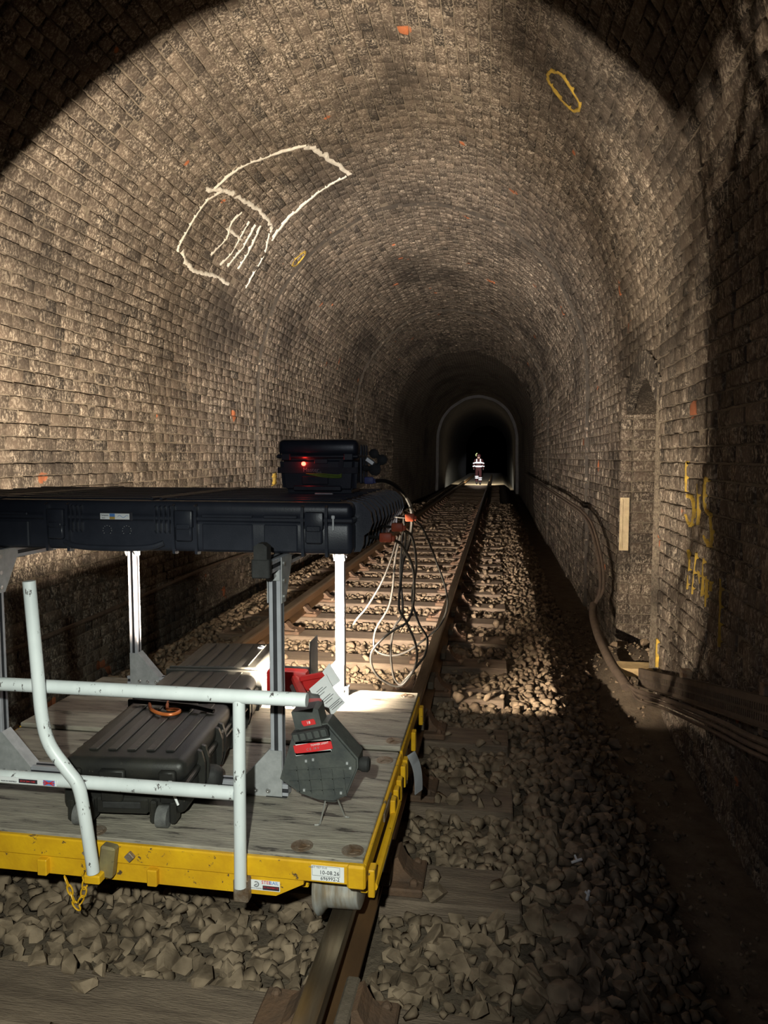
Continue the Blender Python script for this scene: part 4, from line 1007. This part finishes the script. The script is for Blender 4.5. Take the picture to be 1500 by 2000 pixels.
mb = MB(); mb.lathe([(0, .018), (.012, .021), (.016, .024), (.034, .024), (.040, .018)], (.790, 2.165, .452), 'x', 14); mb.build('charge_port_cap', M['rubber'], WL, smooth=True)
for p in (((.690, 2.16, .345), (.672, 2.148, .262), (.668, 2.140, .253), (.655, 2.135, .253)), ((.716, 2.17, .345), (.738, 2.198, .262), (.742, 2.202, .253), (.756, 2.200, .253))):
    mb = MB(); mb.tube(curve_pts(p, 4), .003, 6); mb.build('wire_leg', M['wire'], WL, smooth=True)
mb = MB(); mb.rbox((.70, 2.175, .335), (.045, .04, .028), .004, 1); mb.build('leg_hinge', M['lamp_grey'], WL)
# folded legs and mast running back from the base to the lamp head
for dx, dz, mt in ((.0, .0, 'lamp_tan'), (.030, -.012, 'lamp_tan'), (.052, -.035, 'lamp_tan'), (-.030, -.01, 'lamp_grey')):
    mb = MB(); mb.tube([(.665+dx, 2.20, .535+dz), (LAMP.x+.06+dx*.7, LAMP.y-.12, LAMP.z+.01+dz)], .011, 6); mb.build('folded_leg', M[mt], WL)
mb = MB(); mb.tube([(.635, 2.22, .565), (LAMP.x+.04, LAMP.y-.08, LAMP.z+.02)], .018, 8); mb.build('mast', M['red'], WL, smooth=True)
mb = MB(); mb.rbox((.60, 2.36, .555), (.05, .07, .05), .008, 2, rot=(0, 0, .25)); mb.build('mast_collar', M['red'], WL)
mb = MB(); mb.rbox((.565, 2.48, .535), (.045, .10, .05), .008, 2, rot=(0, 0, .25)); mb.build('mast_clamp', M['lamp_grey'], WL)
hd = MB(); hd.rbox((LAMP.x, LAMP.y-.052, LAMP.z), (.180, .060, .105), .012, 2); hd = hd.build('lamp_head', M['red'], WL, smooth=True)
mb = MB(); mb.rbox((LAMP.x, LAMP.y-.018, LAMP.z), (.188, .022, .112), .006, 1); mb.build('head_bezel', M['rubber'], hd)
mb = MB(); mb.rbox((LAMP.x, LAMP.y-.009, LAMP.z), (.155, .006, .080), .003, 1); mb.build('lens', M['lens'], hd)
mb = MB(); mb.rbox((LAMP.x+.092, LAMP.y+.035, LAMP.z+.055), (.006, .128, .23), .002, 1); mb.build('added_light_blocker', M['rubber'], hd)  # plate added to cut the lamp's light towards the right wall
mb = MB(); mb.rbox((.495, 2.78, .505), (.11, .03, .05), .006, 1, rot=(0, -.2, .1)); mb.rbox((.49, 2.77, .535), (.12, .026, .020), .004, 1, rot=(0, -.2, .1)); mb.build('head_cradle', M['red'], WL)
# paper tag tied to the mast
cor = [Vector(p) for p in ((.542, 2.50, .573), (.607, 2.50, .632), (.678, 2.50, .530), (.627, 2.50, .477))]
V = []; n = 9
for i in range(n):
    t = i/(n-1); a = cor[0].lerp(cor[3], t); b = cor[1].lerp(cor[2], t); bul = math.sin(t*PI)*.016
    V += [a+Vector((0, -bul, 0)), b+Vector((0, -bul, 0)), b+Vector((0, -bul+.0015, 0)), a+Vector((0, -bul+.0015, 0))]
mb = MB(); mb.add(V, [(i*4+a, i*4+(a+1) % 4, (i+1)*4+(a+1) % 4, (i+1)*4+a) for i in range(n-1) for a in range(4)]+[(0, 1, 2, 3), tuple((n-1)*4+a for a in (3, 2, 1, 0))])
tg = mb.build('paper_tag', M['paper'], WL, smooth=True); tg['label'] = 'white printed paper tag'
ux = (cor[3]-cor[0]); vx = (cor[1]-cor[0])
for row, (t0, ln) in enumerate(((.20, .35), (.26, .5), (.33, .3), (.48, .45), (.54, .55), (.61, .4), (.76, .6), (.81, .5), (.87, .6))):
    a = cor[0]+ux*t0+vx*.22; b = a+vx*ln; bul = math.sin(t0*PI)*.016+.0022
    mb = MB(); mb.tube([a+Vector((0, -bul, 0)), b+Vector((0, -bul, 0))], .0009, 4); mb.build('tag_print', M['ink'], tg)
mb = MB(); mb.add([(.585, 2.53, .63), (.612, 2.53, .665), (.655, 2.53, .60), (.625, 2.53, .575), (.585, 2.532, .63), (.612, 2.532, .665), (.655, 2.532, .60), (.625, 2.532, .575)], [(0, 1, 2, 3), (7, 6, 5, 4), (0, 4, 5, 1), (1, 5, 6, 2), (2, 6, 7, 3), (3, 7, 4, 0)]); mb.build('paper_tag', M['paper'], WL)

# ------------------------------------------------------------------ cables of the equipment
def cable(label, pts, r, conn=None, name='power_cable', mat='cable', group='black cables hanging behind the trolley', cat='cable'):
    t = thing(name, label, cat, tuple(pts[0]), group=group)
    m_ = MB(); m_.tube(curve_pts(pts, 6), r, 7); m_.build('cable_sheath', M[mat], t, smooth=True)
    if conn:
        (c, d, mt, lab) = conn
        m_ = MB(); m_.rbox(c, d, .006, 2); m_.rbox((c[0]+d[0]/2+.004, c[1], c[2]-.003), (.014, d[1]*.6, d[2]*.6), .004, 1); o = m_.build('connector', M[mt], t, smooth=True); o['label'] = lab
        m_ = MB(); m_.tube([(c[0]-d[0]/2, c[1], c[2]), (c[0]-d[0]/2-.05, c[1], c[2]+.004)], .006, 6); m_.build('connector_lead', M['cable'], t)
    return t
cable('black cable with the nearest orange connector, lowest on the long case end', [(.852, 2.52, 1.135), (.868, 2.66, 1.09), (.87, 3.0, .95), (.845, 3.22, .76), (.815, 3.25, .665), (.75, 3.25, .62), (.69, 3.25, .57), (.64, 3.27, .50), (.64, 3.30, .42), (.68, 3.34, .35), (.76, 3.36, .315), (.82, 3.35, .38), (.85, 3.32, .46), (.85, 3.28, .55), (.81, 3.25, .66), (.775, 3.24, .74), (.79, 3.27, .94), (.80, 3.28, 1.05), (.79, 3.27, 1.16)], .0058,
      ((.826, 2.52, 1.140), (.046, .026, .034), 'orange', 'orange plug, nearest of three'))
cable('black cable with the middle orange connector', [(.850, 2.76, 1.148), (.872, 2.95, 1.09), (.86, 3.2, .93), (.83, 3.29, .77), (.86, 3.30, .65), (.90, 3.32, .57), (.89, 3.33, .49), (.86, 3.34, .44), (.79, 3.36, .35), (.76, 3.38, .318), (.73, 3.38, .36), (.72, 3.35, .48), (.74, 3.32, .61), (.785, 3.29, .70), (.775, 3.29, .88), (.78, 3.31, 1.03), (.79, 3.30, 1.14)], .0058,
      ((.836, 2.75, 1.155), (.046, .026, .034), 'orange', 'orange plug, middle of three'))
cable('black cable with the farthest orange connector, looping widest to the right', [(.858, 3.11, 1.160), (.89, 3.25, 1.09), (.93, 3.40, .94), (.975, 3.44, .80), (.985, 3.46, .70), (.95, 3.48, .60), (.88, 3.48, .53), (.78, 3.48, .455), (.70, 3.47, .435), (.63, 3.46, .46), (.62, 3.45, .52), (.64, 3.43, .59), (.70, 3.40, .69), (.725, 3.38, .79), (.74, 3.36, .94), (.77, 3.33, 1.06)], .0052,
      ((.842, 3.10, 1.164), (.040, .026, .034), 'orange', 'orange plug, farthest of three'))
cable('thin pale lit cable running down left to the deck edge', [(.765, 3.27, 1.06), (.73, 3.30, .95), (.68, 3.32, .83), (.60, 3.37, .70), (.55, 3.39, .64), (.51, 3.41, .58)], .0048)
cable('thick black cable from the blue plug on the small box', [(.715, 2.93, 1.330), (.76, 2.93, 1.330), (.80, 2.98, 1.305), (.835, 3.06, 1.25), (.845, 3.16, 1.17), (.825, 3.24, 1.05), (.79, 3.28, .95)], .009,
      ((.692, 2.93, 1.332), (.040, .028, .030), 'blue', 'dark blue plug'))

# ------------------------------------------------------------------ right wall: cable tray, cables, plate, boards
tray_a, tray_b = Vector((2.29, 5.50, -.19)), Vector((2.31, 1.6, .79))
TR = thing('cable_tray', 'brown perforated steel cable tray fixed along the right wall', 'cable tray', (2.3, 3.5, .1))
def along(t, x=0, z=0): return tray_a.lerp(tray_b, t)+Vector((x, 0, z))
def strip(t0, t1, x0, x1, z0, z1):
    m_ = MB(); P = []
    for t in (t0, t1):
        p = along(t); P += [(p.x+x0, p.y, p.z+z0), (p.x+x1, p.y, p.z+z0), (p.x+x1, p.y, p.z+z1), (p.x+x0, p.y, p.z+z1)]
    m_.add(P, [(3, 2, 1, 0), (4, 5, 6, 7), (0, 1, 5, 4), (1, 2, 6, 5), (2, 3, 7, 6), (3, 0, 4, 7)]); return m_
strip(0, 1, .0, .003, -.004, .030).build('tray_web', M['tray'], TR); strip(0, 1, .0, .003, -.098, -.078).build('tray_web', M['tray'], TR); strip(0, 1, .0, .003, -.046, -.034).build('tray_web', M['tray'], TR)
strip(0, 1, .0, .03, .027, .030).build('tray_lip', M['tray'], TR); strip(0, 1, -.02, .0, -.101, -.098).build('tray_lip', M['tray'], TR)
m_ = MB()
for k in range(150):                                # webs between the slots, two rows
    t = (k+.5)/150
    for za, zb in ((-.034, -.004), (-.078, -.046)):
        q = strip(t-.0019, t+.0019, .0, .003, za, zb); m_.add(q.v, q.f)
m_.build('tray_slot_webs', M['tray'], TR)
for t in (.30, .62, .92):
    p = along(t); m_ = MB(); m_.rbox((p.x+.035, p.y, p.z-.03), (.06, .05, .22), .004, 1); m_.build('tray_bracket', M['rust'], TR)
wall_pts = [(2.26, 1.6, .66), (2.25, 2.83, .33), (2.25, 3.45, .19), (2.24, 4.45, -.05), (2.20, 5.02, -.19)]
for k in range(3):
    off = (0, 0, -.02-.028*k); dx = -.006*k
    tag_ = ('upper', 'middle', 'lower')[k]
    pts = [(p[0]+dx, p[1], p[2]+off[2]+.03) for p in wall_pts]+[(2.17+.02*k, 5.35, -.235+.012*k)]
    t = MB().tube(curve_pts(pts, 6), .014-.002*k, 8).build('wall_cable', M['dustcable'], smooth=True)
    tag(t, f'{tag_} dusty cable strung below the cable tray', 'cable', 'cables on the right wall')
duct = [(2.17, 5.30, -.245), (2.16, 5.42, -.225), (2.14, 5.75, -.215), (2.13, 6.10, -.19), (2.13, 6.45, -.17), (2.14, 6.82, -.135), (2.16, 7.10, -.10), (2.19, 7.30, -.05)]
tag(MB().tube(curve_pts(duct, 8), .036, 12).build('cable_duct', M['dustcable'], smooth=True), 'thick dusty brown hose crossing in front of the niche', 'hose')
for k, (r_, dx, dz) in enumerate(((.018, 0, 0), (.015, .035, .02))):
    pts = [(2.19+dx*.4, 7.28, -.06+dz), (2.255+dx, 7.33, .11+dz), (2.27+dx*.7, 7.60, .38+dz*1.5), (2.27+dx*.5, 8.28, .63+dz*2), (2.265, 9.05, .72+dz*2), (2.24, 9.85, .75+dz*2), (2.22, 11.5, .77+dz*2), (2.22, 16.3, .78+dz*2), (2.20, 26.0, .80+dz*2)]
    tag(MB().tube(curve_pts(pts, 8), r_, 9).build('wall_cable', M['dustcable'], smooth=True), ('thicker' if k == 0 else 'thinner')+' cable climbing the right wall beyond the niche', 'cable', 'cables on the right wall')
mb = MB(); mb.rbox((2.405, NY1-.013, .80), (.085, .010, .50), .003, 1); mb.rbox((2.385, NY1-.020, .80), (.014, .010, .47), .003, 1)
tag(mb.build('marker_plate', M['plate']), 'cream upright marker plate on the far side of the niche', 'plate')
mb = MB(); mb.prism([(5.56, -.245), (5.72, -.215), (5.74, -.18), (5.60, -.195)], 2.17, 2.42, 'x'); tag(mb.build('split_board', M['board']), 'pale split board lying at the foot of the niche', 'board')
for i, (x, y, s, lab) in enumerate([(2.35, 6.85, .075, 'largest rounded stone on the spoil heap in the niche'), (2.28, 6.95, .06, 'reddish stone at the back of the spoil heap'), (2.50, 6.35, .06, 'flat stone on the spoil heap behind the niche corner'), (2.05, 5.0, .06, 'stone in the ditch below the hose end'), (2.1, 4.75, .05, 'small stone in the ditch under the cable tray')]):
    pv, pf = protos[i]; mb = MB(); z = float(ground(x, y)); mb.add((pv*s+np.array([x, y, z+.2*s])).tolist(), pf.tolist()); tag(mb.build('fallen_stone', M['stone']), lab, 'stone', 'fallen stones along the right wall')
# left wall cable near the ground
pts = [(-2.17, 2.0, .10), (-2.17, 5, .06), (-2.17, 8, .12), (-2.16, 9.8, .10), (-2.11, 14, .12), (-2.10, 20, .1)]
tag(MB().tube(curve_pts(pts, 8), .020, 8).build('wall_cable', M['dustcable'], smooth=True), 'dusty cable running low along the left wall', 'cable')
# litter on the ballast
for k, (x, y, a, lab) in enumerate(((1.552, 2.833, .3, 'white plastic scrap on the dark ballast, farther of two'), (1.569, 2.597, 1.3, 'white plastic scrap on the dark ballast, nearer of two'))):
    z = float(ground(x, y))+.035; c, s = math.cos(a), math.sin(a)
    mb = MB(); mb.tube([(x-.02*c, y-.02*s, z), (x+.012*c, y+.012*s, z+.008), (x+.025*c, y+.02*s, z+.012)], .0055, 6); mb.tube([(x+.005, y, z+.004), (x-.01*s, y+.025*c, z+.016)], .0045, 6)
    tag(mb.build('plastic_scrap', M['paper']), lab, 'litter')

# ------------------------------------------------------------------ the person walking away down the track
PXY = (0.16, 41.0); GZ = -0.184
PN = thing('person', 'person in red work clothing with reflective bands walking away down the track', 'person', (PXY[0], PXY[1], GZ), local=True)
J = {'pel': (0, 0, .95), 'spi': (0, .01, 1.15), 'che': (0, .03, 1.36), 'nek': (0, .05, 1.52), 'hd0': (0, .07, 1.60), 'hd1': (0, .08, 1.68), 'hd2': (0, .075, 1.75),
     'shl': (-.19, .02, 1.43), 'ell': (-.27, .00, 1.18), 'wrl': (-.27, .08, .96), 'hal': (-.265, .10, .87), 'shr': (.19, .02, 1.43), 'elr': (.27, -.02, 1.18), 'wrr': (.27, .04, .95), 'har': (.265, .06, .86),
     'hil': (-.095, 0, .90), 'knl': (-.10, .10, .52), 'anl': (-.10, -.02, .14), 'tol': (-.10, .12, .06), 'hir': (.095, 0, .90), 'knr': (.10, .02, .50), 'anr': (.10, -.08, .10), 'tor': (.10, .08, .04)}
RAD = {'pel': .17, 'spi': .165, 'che': .185, 'nek': .07, 'hd0': .085, 'hd1': .10, 'hd2': .07, 'shl': .085, 'ell': .06, 'wrl': .045, 'hal': .04, 'shr': .085, 'elr': .06, 'wrr': .045, 'har': .04,
       'hil': .105, 'knl': .085, 'anl': .07, 'tol': .045, 'hir': .105, 'knr': .085, 'anr': .07, 'tor': .045}
E_ = [('pel', 'spi'), ('spi', 'che'), ('che', 'nek'), ('nek', 'hd0'), ('hd0', 'hd1'), ('hd1', 'hd2'), ('che', 'shl'), ('shl', 'ell'), ('ell', 'wrl'), ('wrl', 'hal'), ('che', 'shr'), ('shr', 'elr'), ('elr', 'wrr'), ('wrr', 'har'),
      ('pel', 'hil'), ('hil', 'knl'), ('knl', 'anl'), ('anl', 'tol'), ('pel', 'hir'), ('hir', 'knr'), ('knr', 'anr'), ('anr', 'tor')]
names = list(J); me = bpy.data.meshes.new('body'); me.from_pydata([J[n] for n in names], [(names.index(a), names.index(b)) for a, b in E_], [])
bo = bpy.data.objects.new('body', me); COL.objects.link(bo)
md = bo.modifiers.new('skin', 'SKIN'); 
for i, n in enumerate(names):
    me.skin_vertices[0].data[i].radius = (RAD[n], RAD[n]*(.72 if n in ('pel', 'spi', 'che') else 1)); me.skin_vertices[0].data[i].use_root = (n == 'pel')
bo.modifiers.new('sub', 'SUBSURF').levels = 2
dg = bpy.context.evaluated_depsgraph_get(); bm_ = bpy.data.meshes.new_from_object(bo.evaluated_get(dg)); bpy.data.objects.remove(bo)
bm_.materials.clear(); bm_.materials.append(M['hivis']); bm_.materials.append(M['boot']); bm_.materials.append(M['skin'])
for p in bm_.polygons:
    z = p.center.z; p.use_smooth = True
    p.material_index = 1 if (z < .20 or (z < .93 and abs(p.center.x) > .22)) else (2 if 1.53 < z < 1.60 else 0)
body = bpy.data.objects.new('body', bm_); COL.objects.link(body); body.parent = PN; ORG[body.name] = Vector((0, 0, 0))
mb = MB(); mb.lathe([(1.62, .118), (1.66, .122), (1.72, .112), (1.77, .075), (1.785, .02)], (0, .08, 0), 'z', 18); hm = mb.build('helmet', M['helmet'], PN, smooth=True)
mb = MB(); mb.tube([(-.135, .04, 1.66), (-.16, .03, 1.73), (-.12, .02, 1.80), (-.08, .02, 1.82)], .026, 7); mb.build('head_torch_strap', M['glove'], hm, smooth=True)['label'] = 'pale yellow green strap on the helmet'
def band(x, y, z, rx, ry, h, name='reflective_band', tilt=0.0):
    m_ = MB(); n = 20; vs = []
    for zz in (-h/2, h/2):
        for k in range(n):
            a = 2*PI*k/n; vs.append((x+rx*math.cos(a), y+ry*math.sin(a), z+zz+tilt*math.cos(a)))
    m_.add(vs, [(k, (k+1) % n, (k+1) % n+n, k+n) for k in range(n)]); return m_.build(name, M['reflect'], PN, smooth=True)
band(0, .02, 1.285, .205, .165, .08); band(0, .01, 1.075, .200, .155, .08)
for sg in (-1, 1):
    mb = MB(); mb.rbox((.105*sg, -.145, 1.40), (.055, .014, .19), .004, 1, rot=(-.12, 0, 0)); mb.build('reflective_band', M['reflect'], PN)
    band(.243*sg, .0, 1.265, .082, .09, .055, tilt=-.02*sg); band(.268*sg, .035, 1.09, .072, .085, .055, tilt=-.02*sg)
band(-.10, .075, .50, .105, .11, .05); band(-.10, .055, .41, .10, .105, .05); band(.10, -.01, .42, .105, .11, .05); band(.10, -.03, .32, .10, .10, .05)
# the walker's own head torch on the ground ahead
spot('walker_torch', 5000, (1.0, .93, .68), (PXY[0]-.05, PXY[1]+.22, 1.60), (PXY[0], PXY[1]+3.5, GZ), 62, .8)
